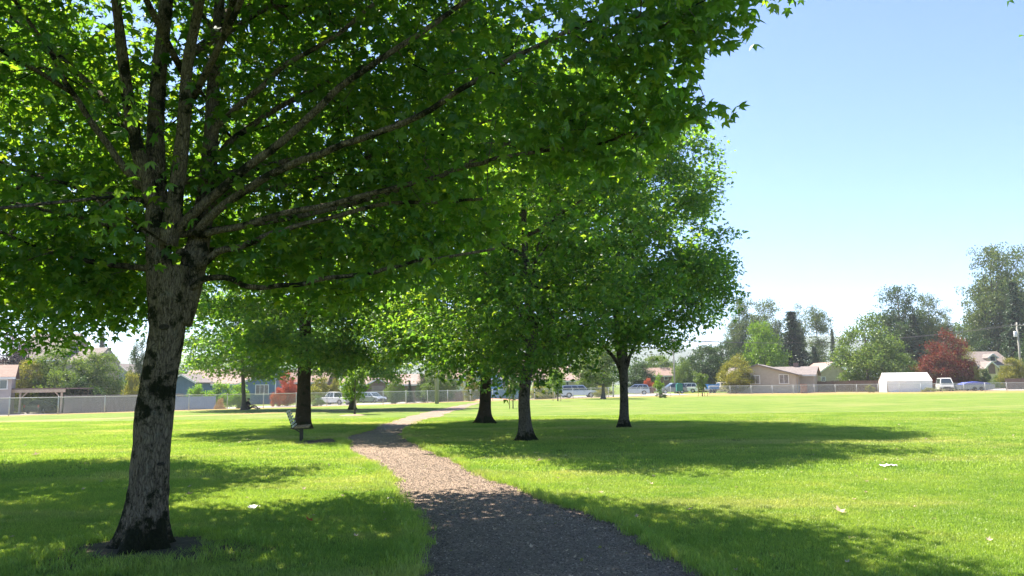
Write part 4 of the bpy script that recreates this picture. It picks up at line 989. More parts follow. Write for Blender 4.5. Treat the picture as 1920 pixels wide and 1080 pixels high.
wall_block(t, h.x(1857) - h.x(1834), 3, h.z(690), h.z(679) - h.z(690), 'y', M['w_yellow'], h.x(1845.5), -1.0, name='entry_wall'); roof_gable(t, h.x(1857) - h.x(1834), 3, h.z(690), h.z(679) - h.z(690), 'y', M['roof_slate'], .25, .12, True, h.x(1845.5), -1.0)
m = MB(); ar = [(math.cos(a) * .62, math.sin(a) * .62 + .3) for a in np.linspace(0, math.pi, 12)] + [(-.62, -.9), (.62, -.9)]
m.prism([(h.x(1845.5) + a, h.z(692) + b_) for a, b_ in ar], -2.56, -2.4); m.build('entry_arch', M['w_brown'], t)
dw = h.x(1876) - h.x(1860); wall_block(t, dw, 3, h.z(670), h.z(664) - h.z(670), 'y', M['w_yellow'], h.x(1868), 2.1, name='dormer'); roof_gable(t, dw, 3, h.z(670), h.z(664) - h.z(670), 'y', M['roof_slate'], .25, .12, True, h.x(1868), 2.1)
add_window(t, h.x(1868), h.z(672.5), .9, .8, .6, 1)
print('houses', time.time() - T_START)

# white garage tent
h = HP(1705, 114.5); t = empty('garage_tent', h.o, R_(-6), 'white tarpaulin garage tent beside the white van', 'tent')
w, d = 6.5, 3.2; ze, zr = h.z(714), h.z(698.5)
m = MB(); sag = [(-w / 2 + w * i / 8) for i in range(9)]
for s in (-1, 1):
    for i in range(8):
        for a, b_ in ((0, .5), (.5, 1)):
            q = []
            for xx, u in ((sag[i], a), (sag[i + 1], a), (sag[i + 1], b_), (sag[i], b_)):
                sg = -.05 * math.sin(math.pi * u) * (.4 + .6 * abs(math.sin(math.pi * (xx + w / 2) / w * 4)))
                q.append((xx, d / 2 + s * (d / 2 + .08) * (1 - u), ze + (zr - ze) * u + sg))
            m.add(q, [(0, 1, 2, 3)], 0, True)
m.build('roof_cover', M['tent'], t)
m = MB(); inn = .28
for s in (-1, 1): m.add([(-w / 2 + inn, d / 2 + s * d / 2, 0), (w / 2 - .1, d / 2 + s * d / 2, 0), (w / 2 - .02, d / 2 + s * (d / 2 + .02), ze - .03), (-w / 2 + .05, d / 2 + s * (d / 2 + .02), ze - .03)], [(0, 1, 2, 3)])
for xx in (-w / 2 + .06, w / 2 - .06): m.add([(xx, 0, 0), (xx, d, 0), (xx, d, ze - .03), (xx, d / 2, zr - .04), (xx, 0, ze - .03)], [(0, 1, 2, 3, 4)])
m.build('side_cover', M['tent'], t)
for xx in (-w / 2 + .12, 0, w / 2 - .12):
    m = MB(); m.tube([(xx, .06, 0), (xx, .06, ze - .05), (xx, d / 2, zr - .08), (xx, d - .06, ze - .05), (xx, d - .06, 0)], .025, 6); m.build('frame_hoop', M['galv'], t)

# board fences
def board_fence(pts, hgt, mat, label, bw=.15):
    f = empty('board_fence', pts[0], 0, label, 'fence'); o = Vector(pts[0]); rn = random.Random(len(label)); m = MB(); pm = []
    for a, b_ in zip(pts[:-1], pts[1:]):
        a, b_ = Vector(a), Vector(b_); d = b_ - a; Ln = d.length; dn = d.normalized(); yaw = math.atan2(d.y, d.x); rt = Matrix.Rotation(yaw, 3, 'Z')
        for k in range(int(Ln / bw)):
            p = a - o + dn * (k + .5) * bw; hh = hgt + rn.uniform(-.03, .03)
            m.box((p.x + rn.uniform(-.008, .008), p.y + rn.uniform(-.008, .008), p.z + hh / 2 - .05), (bw - .012, .022, hh), 0, rt)
        for k in range(int(Ln / 2.4) + 1): pm.append((a - o + dn * min(k * 2.4, Ln), yaw))
    tag(m.build('boards', mat, f), kind='stuff')
    r = MB()
    for a, b_ in zip(pts[:-1], pts[1:]):
        a, b_ = Vector(a) - o, Vector(b_) - o
        for zz in (.35, hgt - .3): r.bar(a + Vector((0, .05, zz)), b_ + Vector((0, .05, zz)), .04, .09)
        r.bar(a + Vector((0, 0, hgt + .01)), b_ + Vector((0, 0, hgt + .01)), .12, .035)
    r.build('rail', mat, f); me_ = None
    for p, yaw in pm:
        if me_ is None: q = MB(); q.box((0, .07, hgt / 2), (.1, .1, hgt + .1)); me_ = q.build('post', mat, f)
        else: me_ = link('post', me_.data, f)
        me_.location = p; me_.rotation_euler = (0, 0, yaw)
def zfor(x, y, D): return None
board_fence([st(122, 83), st(262, 80), st(345, 88)], 2.0, M['wood_grey'], 'weathered grey board fence between the carport and the near maple')
board_fence([st(1532, 124), st(1600, 122), st(1668, 119)], 1.75, M['wood_brown'], 'dark brown board fence under the round green tree')
board_fence([st(1886, 119), st(1960, 117)], 1.8, M['wood_brown'], 'brown board fence beside the gravel drive of the cream yellow house')
board_fence([st(640, 127), st(760, 127), st(870, 124)], 1.7, M['wood_brown'], 'dark board fence behind the street shrubs, left of the sky blue house')
h = HP(368, 84); m = MB(); w = h.x(403) - h.x(330)
tk = empty('panel_fence', h.o, 0, 'plain blue grey fence panels in front of the rounded hedge', 'fence')
for k in range(3): m = MB(); m.box((-w / 2 + w * (k + .5) / 3, 0, .85), (w / 3 - .06, .06, 1.7)); m.box((-w / 2 + w * (k + .5) / 3, -.04, 1.66), (w / 3 - .06, .04, .1)); m.build('panel', M['w_grey'], tk)
for k in range(4): m = MB(); m.box((-w / 2 + w * k / 3, 0, .9), (.09, .09, 1.85)); m.build('post', M['w_grey'], tk)
blob_sheet('mulch_bed', st(922, 118).x, 118, 6.5, 2.6, st(922, 118).z + .05, M['woodchip'], 3.3, dome=.5)
blob_sheet('gravel_drive', st(1870, 124).x, 124, 3.6, 9, .02, M['asphalt'], 5.1, dome=.25)

# ------------------------------------------------------------------ vehicles
M['tyre'] = plain('tyre rubber', (0.02, 0.02, 0.02), 0.85, 0.2, 10)
M['rim'] = plain('alloy rim', (0.45, 0.45, 0.46), 0.35, 0.1, 10, metal=0.7)
M['black_trim'] = plain('black plastic', (0.025, 0.025, 0.027), 0.6, 0.2, 10)
M['lamp'] = glass_mat('clear lamp', (0.75, 0.76, 0.78), 0.1); M['tail'] = glass_mat('red lamp', (0.4, 0.01, 0.01), 0.15)
M['car_glass'] = glass_mat('car glass', (0.03, 0.045, 0.06), 0.05)
M['p_white'] = paint('white car paint', (0.75, 0.75, 0.74), .6, 0); M['p_silver'] = paint('silver blue car paint', (0.42, 0.46, 0.52), .6, .5)
M['p_grey'] = paint('grey car paint', (0.22, 0.24, 0.27), .6, .4); M['p_blue'] = paint('blue car paint', (0.08, 0.14, 0.26), .6, .3)
M['p_dark'] = paint('dark green black car paint', (0.02, 0.03, 0.03), .6, .2); M['p_tan'] = paint('cream car paint', (0.62, 0.60, 0.55), .6, 0)
SHAPES = {  # lower body outline (x from rear 0 to front 1, z 0..1 of body height) and cabin outline
    'pickup': dict(L=5.6, W=1.95, H=1.87, hood=1.08, low=.36, belt=[(0, 1.08), (.40, 1.08), (.70, 1.10), (.93, 1.03), (1, .88)], cab=[(.395, 1.07), (.41, 1.80), (.60, 1.87), (.725, 1.08)], wheels=(.20, .80), wr=.39),
    'canopy': dict(L=5.5, W=1.95, H=1.90, hood=1.08, low=.38, belt=[(0, 1.08), (.40, 1.08), (.72, 1.10), (.94, 1.02), (1, .86)], cab=[(.01, 1.07), (.03, 1.84), (.40, 1.86), (.60, 1.88), (.74, 1.08)], wheels=(.20, .80), wr=.39),
    'suv': dict(L=4.6, W=1.85, H=1.70, hood=1.0, low=.28, belt=[(0, .95), (.30, 1.0), (.70, 1.02), (.94, .92), (1, .72)], cab=[(.01, .95), (.07, 1.58), (.18, 1.69), (.50, 1.70), (.73, 1.02)], wheels=(.19, .81), wr=.34),
    'sedan': dict(L=4.6, W=1.78, H=1.44, hood=.9, low=.22, belt=[(0, .88), (.05, .98), (.22, .98), (.68, .94), (.95, .80), (1, .62)], cab=[(.14, .97), (.28, 1.40), (.38, 1.44), (.52, 1.42), (.70, .94)], wheels=(.19, .81), wr=.31),
    'van': dict(L=4.9, W=1.9, H=2.0, hood=1.1, low=.28, belt=[(0, 1.05), (.5, 1.05), (.93, 1.05), (.98, .95), (1, .70)], cab=[(.005, 1.04), (.02, 1.90), (.08, 2.0), (.80, 1.98), (.86, 1.9), (.975, 1.04)], wheels=(.2, .82), wr=.33)}
def vehicle(kind, name, label, mat, loc, yaw, cat, sc=1.0, group=None):
    s = SHAPES[kind]; L, W = s['L'] * sc, s['W'] * sc; t = empty(name, loc, R_(yaw), label, cat, group)
    X = lambda u: (u - .5) * L
    wr = s['wr'] * sc; low = s['low'] * sc
    bot = []
    for wx in s['wheels']:
        c = X(wx); bot += [(c + wr * 1.16 * math.cos(a), max(low, wr + wr * 1.16 * math.sin(a))) for a in np.linspace(math.pi + .35, -.35, 9)]
    outline = [(X(0), low)] + bot + [(X(1) - .03, low)] + [(X(u), z * sc) for u, z in reversed(s['belt'])]
    m = MB(); n = len(outline)
    ring = lambda y, k: [(x * (1 - k * .012), y, z - (z > .6) * k * .03) for x, z in outline]
    ys = [(-W / 2 + .02, 1.0), (-W / 2, .5), (-W / 2 + .10, 0)]
    secs = [ring(-W / 2, 1), ring(-W / 2 + .07, 0), ring(W / 2 - .07, 0), ring(W / 2, 1)]
    o = len(m.v)
    for r in secs: m.v += r
    for a in range(3):
        for i in range(n):
            j = (i + 1) % n; m.f.append((o + a * n + i, o + a * n + j, o + (a + 1) * n + j, o + (a + 1) * n + i)); m.m.append(0); m.sm.append(False)
    for a, rev in ((0, 1), (3, 0)):
        idx = [o + a * n + i for i in range(n)]; m.f.append(tuple(idx[::-1] if rev else idx)); m.m.append(0); m.sm.append(False)
    body = m.build('body', mat, t)
    m = MB(); m.box((0, 0, low + .14), (L * .94, W - .5, .3)); m.build('underbody', M['black_trim'], t)
    cab = [(X(u), z * sc) for u, z in s['cab']]; top = max(z for _, z in cab); b0 = min(z for _, z in cab)
    wy = lambda z: (W / 2 - .05) - (z - b0) / (top - b0) * .22 * sc
    m = MB(); k = len(cab); vs = [(x, -wy(z), z) for x, z in cab] + [(x, wy(z), z) for x, z in cab]
    m.add(vs, [tuple(range(k)), tuple(reversed(range(k, 2 * k)))] + [((i + 1) % k, i, k + i, k + (i + 1) % k) for i in range(k)]); cabin = m.build('cabin', mat, t)
    # glass: side windows as insets of the cabin side, split by pillars
    def on_side(x, z, sd): return (x, sd * (wy(z) + .008), z)
    zt, zb = top - .13 * sc, b0 + .05 * sc
    def xat(z, front):
        pts = cab if not front else cab[::-1]
        zs = [p[1] for p in pts]; i = 0
        while i < len(pts) - 2 and zs[i + 1] < z: i += 1
        (x0, z0), (x1, z1) = pts[i], pts[i + 1]; return x0 + (x1 - x0) * (z - z0) / max(1e-6, z1 - z0)
    x0b, x0t, x1b, x1t = xat(zb, 0) + .12, xat(zt, 0) + .12, xat(zb, 1) - .16, xat(zt, 1) - .12
    cuts = {'pickup': (0, .48, 1), 'canopy': (0, .40, .68, 1), 'suv': (0, .30, .64, 1), 'sedan': (0, .5, 1), 'van': (0, .34, .68, 1)}[kind]
    for sd in (-1, 1):
        for a, b_ in zip(cuts[:-1], cuts[1:]):
            g = .035; q = [(x0b + (x1b - x0b) * a + g, zb), (x0b + (x1b - x0b) * b_ - g, zb), (x0t + (x1t - x0t) * b_ - g, zt), (x0t + (x1t - x0t) * a + g, zt)]
            m = MB(); m.add([on_side(x, z, sd) for x, z in q], [(0, 1, 2, 3)]); m.build('side_window', M['car_glass'], cabin)
    for nm, fr in (('windscreen', 1), ('rear_window', 0)):
        xb, xt = xat(zb, fr), xat(zt, fr); e = .012 * (1 if fr else -1)
        m = MB(); m.add([(xb + e, -wy(zb) + .1, zb + .01), (xb + e, wy(zb) - .1, zb + .01), (xt + e, wy(zt) - .1, zt + .01), (xt + e, -wy(zt) + .1, zt + .01)], [(0, 1, 2, 3)]); m.build(nm, M['car_glass'], cabin)
    for wx in s['wheels']:
        for sd in (-1, 1):
            m = MB(); m.lathe([(wr * .62, -.10), (wr * .92, -.10), (wr, -.06), (wr, .06), (wr * .92, .10), (wr * .62, .10)], 18, (0, 0, 0), 'y'); wo = m.build('wheel', M['tyre'], t); wo.location = (X(wx), sd * (W / 2 - .13), wr)
            m = MB(); m.lathe([(wr * .63, -.085), (wr * .5, -.07), (wr * .18, -.075), (0, -.08)], 14, (0, 0, 0), 'y'); m.lathe([(wr * .63, .085), (wr * .5, .07), (wr * .18, .075), (0, .08)], 14, (0, 0, 0), 'y'); m.build('rim', M['rim'], wo)
    fz = s['belt'][-1][1] * sc
    for sd in (-1, 1):
        m = MB(); m.box((X(1) - .05, sd * (W / 2 - .28), fz - .06), (.12, .36, .17)); m.build('headlight', M['lamp'], t)
        m = MB(); m.box((X(0) + .04, sd * (W / 2 - .14), .82 * sc), (.1, .16, .28)); m.build('taillight', M['tail'], t)
        m = MB(); m.box((xat(zb, 1) - .18, sd * (W / 2 + .06), zb + .08), (.1, .2, .15)); m.build('mirror', M['black_trim'], t)
        for q in (.42, .62):
            m = MB(); m.box((X(q), sd * (W / 2 + .004), b0 - .16), (.18, .025, .035)); m.build('door_handle', M['black_trim'], t)
    for nm, u, e in (('front_bumper', 1, .03), ('rear_bumper', 0, -.03)):
        m = MB(); m.box((X(u) + e - (.05 if u else -.05), 0, low + .16), (.16, W - .1, .22)); m.build(nm, M['rim'] if kind in ('pickup', 'canopy') else M['black_trim'], t)
    m = MB(); m.box((X(1) - .012, 0, fz - .08), (.04, W * .5, .14)); m.build('grille', M['black_trim'], t)
    if kind == 'pickup':
        m = MB(); m.box((X(.20), 0, 1.085 * sc), (L * .36, W - .22, .012)); m.build('bed_liner', M['black_trim'], t)
    return t
vehicle('pickup', 'pickup_truck', 'white crew cab pickup parked with its nose behind a small bush', M['p_white'], st(628, 113), 152, 'pickup')
vehicle('suv', 'parked_car', 'blue grey car facing out between sapling and shrubs at the brown garage', M['p_silver'], st(700, 123), -42, 'car')
vehicle('sedan', 'parked_car', 'blue car parked nose out directly behind the silver pickup', M['p_blue'], st(1046, 123), 205, 'car')
vehicle('canopy', 'pickup_truck', 'silver blue pickup with bed canopy parked along the street', M['p_silver'], st(1085, 117), 6, 'pickup')
vehicle('suv', 'parked_car', 'pale silver hatchback next to the V stemmed maple trunk', M['p_silver'], st(1190, 124), 172, 'car')
vehicle('suv', 'parked_car', 'grey SUV parked behind the sapling with a bush at its foot', M['p_grey'], st(1259, 127), 190, 'car')
vehicle('suv', 'parked_car', 'white SUV parked beyond the grey one, near the teal bin', M['p_white'], st(1283, 136), 165, 'car')
vehicle('pickup', 'pickup_truck', 'cream pickup standing behind the blue box trailer', M['p_tan'], st(1352, 130), 10, 'pickup', .95)
vehicle('sedan', 'parked_car', 'white sedan parked left of the beige house', M['p_white'], st(1386, 126), 176, 'car')
vehicle('van', 'van', 'white van facing the field next to the garage tent', M['p_white'], st(1771, 119), -112, 'van')
vehicle('sedan', 'parked_car', 'dark car with its back to the park under the carport', M['p_dark'], st(76, 88) + Vector((0, .6, .02)), 94, 'car')
# blue box trailer
p = st(1335, 127.5); t = empty('box_trailer', p, R_(8), 'small bright blue box trailer in front of the cream pickup', 'trailer')
m = MB(); m.box((0, 0, 1.0), (1.9, 1.3, .75)); m.build('box', plain('bright blue paint', (0.02, 0.16, 0.55), .5, .08, 3), t)
m = MB(); m.box((0, 0, 1.40), (1.98, 1.38, .06)); m.build('lid', plain('blue lid', (0.03, 0.20, 0.62), .5, .08, 3), t)
for sd in (-1, 1):
    m = MB(); m.lathe([(.1, -.07), (.28, -.07), (.3, 0), (.28, .07), (.1, .07), (0, .07)], 14, (0, 0, 0), 'y'); o = m.build('wheel', M['tyre'], t); o.location = (0, sd * .72, .3)
m = MB(); m.bar((.9, 0, .55), (2.2, 0, .45), .08, .08); m.build('drawbar', M['black_trim'], t)
# teal bin on a post
p = gp(1274, 741); t = empty('dog_waste_bin', p, 0, 'teal green bin on a post at the street opening of the fence', 'bin')
m = MB(); m.tube([(0, 0, -.1), (0, 0, 1.0)], .045, 8); m.build('post', M['galv'], t)
m = MB(); m.box((0, -.05, 1.05), (.85, .6, 1.0)); m.box((0, -.05, 1.62), (.6, .5, .16), 0, None, .7); m.build('bin', plain('teal green plastic', (0.02, 0.17, 0.13), .5, .1, 4), t)
# tarp covered stack by the drive
p = st(1826, 118); t = empty('covered_trailer', p, R_(4), 'low dark utility trailer with a blue cover beside the white van', 'trailer')
m = MB(); m.box((0, 0, .62), (5.4, 1.7, .7)); m.build('sideboards', M['p_grey'], t)
m = MB(); m.prism([(-2.2, .98), (2.2, .98), (1.6, 1.25), (.3, 1.38), (-1.4, 1.27)], -.8, .8); m.build('cover', plain('blue tarpaulin', (0.06, 0.09, 0.42), .6, .12, 3), t)
for xx in (-.5, .5):
    for sd in (-1, 1): m = MB(); m.lathe([(.1, -.08), (.3, -.08), (.32, 0), (.3, .08), (.1, .08), (0, .08)], 12, (0, 0, 0), 'y'); o = m.build('wheel', M['tyre'], t); o.location = (xx, sd * .94, .31)

# ------------------------------------------------------------------ utility poles and wires
M['pole'] = plain('grey pole', (0.30, 0.29, 0.26), .9, .2, 5, stretch=(5, 5, .4)); M['cable'] = plain('power cable', (0.10, 0.10, 0.10), .6, .1, 3)
def pole(p, hgt, label, r=.13, arm=True, tr=False):
    t = empty('utility_pole', p, 0, label, 'pole')
    m = MB(); m.tube([(0, 0, -.3), (0, 0, hgt * .5), (0, 0, hgt)], [r * 1.15, r, r * .8], 10); m.build('pole', M['pole'], t)
    if arm:
        m = MB(); m.box((0, -.16, hgt - .5), (2.2, .1, .12)); m.build('crossarm', M['pole'], t)
        for xx in (-1, -.4, .4, 1): m = MB(); m.lathe([(.03, 0), (.06, .05), (.04, .1), (.06, .15), (0, .18)], 8, (xx, -.16, hgt - .44)); m.build('insulator', M['trim'], t)
    if tr: m = MB(); m.lathe([(0, 0), (.27, 0), (.28, .05), (.28, .85), (.22, .93), (0, .95)], 12, (-.42, -.05, hgt - 2.4)); m.build('transformer', M['galv'], t)
    return t
pA, pB, pC = gp(819, 757), st(1265, 131), st(1917, 128)
pole(pA, 9.5, 'grey utility pole standing at the fence near the end of the path', .17, True)
pole(pB, 9.3, 'thin utility pole rising among trees behind the grey and white SUVs', .12, True)
pole(pC, 11.0, 'utility pole with a grey transformer above the cream yellow house drive', .16, True, True)
def wire(a, b_, sag, label):
    a, b_ = Vector(a), Vector(b_); m = MB(); m.tube([a.lerp(b_, u) - a + Vector((0, 0, -4 * sag * u * (1 - u))) for u in np.linspace(0, 1, 17)], .022, 4)
    tag(m.build('power_line', M['cable'], None, a), label, 'power line', 'wires strung between the utility poles')
up = lambda p, z: Vector((p.x, p.y - .16, p.z + z))
for k, dx in enumerate((-1, -.4, .4, 1)):
    wire(up(pB, 8.98) + Vector((dx, 0, 0)), up(pC, 10.7) + Vector((dx, 0, 0)), 1.6, 'thin power line sagging in front of the dark trees above the white tent')
for z, q in ((8.0, 6.5), (6.6, 5.2), (7.2, 8.8)):
    wire(up(pA, z), up(pB, q), 1.1, 'thin power line running from the path end pole past the parked cars')
wire(up(pB, 7.6), Vector((62, 160, 17)), 1.0, 'thin power line climbing towards the tall trees beyond the beige house')

# ------------------------------------------------------------------ background trees and shrubs
def proto(kind, seed):
    rng = np.random.default_rng(seed); mbk = MB(); rn = random.Random(seed)
    if kind == 'round': H, prof, n, per, ls, spd = 10., [(1.0, 2.6), (2.4, 3.8), (4.5, 4.3), (7, 3.7), (8.8, 2.3), (10, .5)], 420, 40, .26, .5
    elif kind == 'tall': H, prof, n, per, ls, spd = 24., [(5, 2.0), (8, 3.6), (12, 4.4), (17, 4.0), (21, 2.6), (24, .6)], 600, 40, .36, .62
    elif kind == 'thin': H, prof, n, per, ls, spd = 22., [(6, .8), (9, 2.0), (13, 2.8), (17, 2.4), (20, 1.4), (22, .4)], 200, 36, .36, .6
    elif kind == 'bush': H, prof, n, per, ls, spd = 2.6, [(.12, 1.3), (.7, 1.6), (1.5, 1.5), (2.2, .9), (2.6, .3)], 150, 36, .13, .2
    elif kind == 'sapling': H, prof, n, per, ls, spd = 3.0, [(.75, .35), (1.2, .62), (1.8, .72), (2.4, .5), (3.0, .15)], 90, 16, .15, .12
    if kind == 'conifer':
        H = 18.; C, Nn = [], []
        mbk.tube([(0, 0, -.2), (0, 0, 9), (0, 0, 17.8)], [.32, .2, .03], 7)
        z = 1.2
        while z < 17.6:
            Rz = 4.6 * (1 - z / 18.4) ** 1.25 + .08
            for k in range(7):
                az = rn.uniform(0, 6.28); Lb = Rz * rn.uniform(.55, 1.2); 
                for q in np.linspace(.12, 1, max(3, int(Lb * 4))):
                    C.append((math.cos(az) * Lb * q, math.sin(az) * Lb * q, z - .30 * Lb * q ** 1.6 + rn.uniform(-.1, .1)))
                mbk.tube([(0, 0, z), (math.cos(az) * Lb, math.sin(az) * Lb, z - .3 * Lb)], [.03, .01], 3, 0, True, False)
            z += .34
        C = np.array(C); P, Rm, s = crown_leaves(rng, C, 7, .2, .42, NEEDLE_V, NEEDLE_F, up=1.0, flat=.5, outward=np.zeros(3)); V, F = leaf_arrays(P, Rm, s, NEEDLE_V, NEEDLE_F)
    else:
        axis = lambda z: (0, 0)
        sc_ = H / 12
        pts = bough_points(rng, n, prof, axis, seed, per=7, sig=(.75 * sc_, .75 * sc_, .4 * sc_), gate=-.08 if kind in ('tall', 'thin') else -.18, gscale=.32 if kind in ('tall', 'thin') else (.5 if kind == 'round' else 1.3), lob=.5, power=.4); pts[:, 2] = np.maximum(pts[:, 2], .15)
        tr_ = [np.array((0, 0, z)) for z in np.linspace(0, H * .85, 9)]; r0 = H * .022
        mbk.tube([(0, 0, -.15)] + [tuple(q) for q in tr_[1:]], [r0 * 1.3] + [r0 * (1 - .1 * i) for i in range(1, 9)], 7)
        sP, sL = limb_seeds(tr_, []); P_, par_, ord_ = mst(sP, sL, pts, .4); branch_mesh(mbk, P_, par_, ord_, len(sP), tip=.008 * max(1, H / 8), maxr=r0 * .5)
        TV, TF = (LEAF_MID_V, LEAF_MID_F) if kind == 'sapling' else (LEAF_FAR_V, LEAF_FAR_F)
        P, Rm, s = crown_leaves(rng, pts, per, spd, ls, TV, TF, up=.55, flat=.75, outward=np.zeros(3)); P[:, 2] = np.maximum(P[:, 2], .06); V, F = leaf_arrays(P, Rm, s, TV, TF)
    cme = np_mesh('crown', V, F, M['leaf_light'])
    o = mbk.build('trunk', M['bark_far']); tme = o.data; bpy.data.objects.remove(o)
    Rr = float(np.percentile(np.hypot(P[:, 0], P[:, 1]), 96)); Ht = float(np.percentile(P[:, 2], 99.5))
    return tme, cme, Rr, Ht
PROTO = {k: [proto(k, 200 + i * 17 + j) for j in range(2)] for i, k in enumerate(('round', 'tall', 'thin', 'bush', 'sapling', 'conifer'))}
cnt = {}
def plant(kind, x, D, top, half, mat, label, name=None, cat='tree', bark='bark_far', group=None, base=None, yaw=None):
    """tree standing at photo column x and depth D, its top at photo row top, half-width in photo pixels"""
    k = cnt.get(kind, 0); cnt[kind] = k + 1; tme, cme, Rr, Ht = PROTO[kind][k % 2]
    p = base if base is not None else st(x, D); Hh = at(x, top, p.y).z - p.z; w = half / FPX * p.y
    t = empty(name or {'bush': 'shrub', 'conifer': 'conifer_tree'}.get(kind, 'leafy_tree'), p, yaw if yaw is not None else k * 1.9 + x * .01, label, cat, group); t.scale = (w / Rr, w / Rr, Hh / Ht)
    for nm, me_, mt, kd in (('trunk', tme, M[bark], None), ('crown', cme, M[mat], 'stuff')):
        o = link(nm, me_, t); o.material_slots[0].link = 'OBJECT'; o.material_slots[0].material = mt
        if kd: tag(o, kind=kd)
    return t
def shrub(*a, **k): return plant('bush', *a, cat='shrub', **k)
# left gardens
plant('round', 22, 100, 632, 52, 'leaf_purple', 'purple leaved plum tree above the cottage roof')
plant('round', 50, 93, 678, 34, 'leaf_yellow', 'yellow green tree right beside the cottage roof')
plant('round', 118, 96, 652, 62, 'leaf_light', 'wide light green tree behind the carport')
plant('round', 182, 98, 664, 48, 'leaf_light', 'light green tree behind the board fence, below the distant conifer')
shrub(105, 91, 697, 42, 'leaf_light', 'pale dusty shrub growing over the carport roof edge')
shrub(160, 90, 708, 36, 'leaf_dark', 'dark green shrub just behind the board fence next to the carport')
plant('conifer', 187, 170, 628, 20, 'needle', 'lone distant conifer rising left of the small blue grey gable')
plant('conifer', 153, 190, 640, 14, 'needle', 'far conifer tip just showing over the wing of the taupe roof')
plant('round', 262, 104, 640, 26, 'leaf_dark', 'dark green tree showing just left of the mossy near trunk')
shrub(246, 92, 700, 22, 'leaf_yellow', 'yellow green shrub above the board fence at the near trunk')
plant('round', 310, 130, 668, 34, 'leaf_light', 'light green tree hidden mostly behind the mossy near trunk')
# by the blue house
for q, (x, hf, tp_) in enumerate(((378, 22, 722), (412, 30, 718), (446, 24, 721))):
    shrub(x, 96, tp_, hf, 'leaf_mid', ['left mound of the rounded green hedge by the panel fence', 'tallest middle mound of the rounded green hedge by the blue house', 'mound of the rounded hedge next to the slim maple trunk'][q])
shrub(415, 80, 748, 11, 'leaf_dry', 'dry pinkish shrub at the end of the blue grey panels')
plant('round', 541, 108, 698, 20, 'leaf_orange', 'orange red japanese maple beside the dark blue house', name='japanese_maple')
shrub(520, 106, 728, 13, 'leaf_orange', 'low spreading orange red shrub at the foot of the blue wall')
shrub(604, 121, 708, 26, 'leaf_yellow', 'yellow green shrub left above the white pickup hood'); shrub(632, 122, 712, 17, 'leaf_yellow', 'small yellow green shrub above the white pickup cab')
shrub(596, 100, 742, 12, 'leaf_light', 'small grey green bush in front of the white pickup nose')
shrub(660, 121, 722, 14, 'leaf_yellow', 'clipped yellowish shrub behind the white pickup bed')
plant('round', 742, 112, 710, 20, 'leaf_light', 'pale green garden tree right of the blue grey car')
plant('conifer', 768, 120, 714, 9, 'needle', 'small dark conifer between the pale garden tree and weeping tree')
plant('round', 826, 118, 684, 36, 'leaf_light', 'full light green garden tree behind the path end utility pole')
plant('round', 795, 121, 702, 16, 'leaf_dark', 'small dark green tree tucked left of the full garden tree')
plant('round', 884, 112, 695, 20, 'leaf_yellow', 'yellow green tree on the wood chip bed before the sky blue house')
shrub(1012, 116, 724, 26, 'leaf_yellow', 'dry yellowish hedge right behind the crooked maple trunk'); shrub(1030, 118, 726, 20, 'leaf_light', 'green end of the dry hedge beside the blue car')
plant('round', 1040, 124, 692, 20, 'leaf_fresh', 'bright green tree over the blue car'); plant('round', 1012, 126, 700, 14, 'leaf_dark', 'dark bush like tree beside the crooked maple trunk')
plant('round', 1120, 128, 684, 34, 'leaf_light', 'light green tree behind the low maple'); plant('tall', 1020, 185, 655, 44, 'leaf_fresh', 'bright tree crown showing behind the tan house roof')
shrub(1128, 116, 724, 20, 'leaf_yellow', 'yellow flowering shrub behind the low maple trunk'); plant('round', 1090, 170, 670, 40, 'leaf_dark', 'dark tree crown behind the tan house with two roofs')
plant('round', 1200, 138, 682, 34, 'leaf_dark', 'dark olive tree above the pale silver hatchback'); shrub(1219, 131, 710, 12, 'leaf_orange', 'red shrub between hatchback and grey SUV')
plant('round', 1283, 142, 672, 22, 'leaf_light', 'light green tree at the thin utility pole'); plant('round', 1320, 146, 650, 44, 'leaf_dark', 'dark round tree behind the blue box trailer')
plant('round', 1368, 150, 640, 40, 'leaf_dark', 'dark tree between box trailer and the bright maple')
plant('round', 1240, 165, 668, 40, 'leaf_light', 'olive tree behind the reddish brown house')
# right tree line
plant('round', 1380, 121, 668, 36, 'leaf_yellow', 'low yellow green tree at the left corner of the beige house')
plant('round', 1436, 150, 606, 40, 'leaf_fresh', 'bright green maple standing behind the beige house')
plant('tall', 1392, 190, 562, 28, 'leaf_tall', 'tall cottonwood at the edge of the V stemmed maple crown')
plant('tall', 1440, 200, 566, 38, 'leaf_tall', 'tall broad cottonwood behind the bright green maple')
plant('conifer', 1490, 160, 586, 42, 'needle', 'dark cone shaped conifer behind the beige house chimney')
plant('thin', 1500, 205, 574, 20, 'leaf_tall', 'slender cottonwood right behind the cone shaped conifer', bark='bark_pale')
plant('thin', 1537, 190, 576, 26, 'leaf_tall', 'slender cottonwood with bare pale trunk and open sky around it', bark='bark_pale')
plant('conifer', 1530, 175, 650, 20, 'needle', 'short dark conifer at the foot of the slender pale cottonwood')
plant('conifer', 1566, 210, 618, 12, 'needle', 'thin ragged conifer left of the big round green tree')
plant('round', 1628, 126, 594, 68, 'leaf_light', 'big round green tree over the dark brown board fence')
plant('round', 1700, 132, 664, 26, 'leaf_light', 'yellowish tree between round green tree and white tent roof')
plant('tall', 1695, 165, 540, 46, 'leaf_dark', 'tall dark tree towering behind the round green tree')
plant('tall', 1752, 172, 556, 30, 'leaf_tall', 'tall tree with pointed top just right of the towering dark one')
plant('conifer', 1720, 160, 590, 34, 'needle', 'broad dark conifer filling in behind the wine red tree'); plant('thin', 1782, 190, 580, 18, 'leaf_tall', 'narrow tree at the right end of the tall dark group')
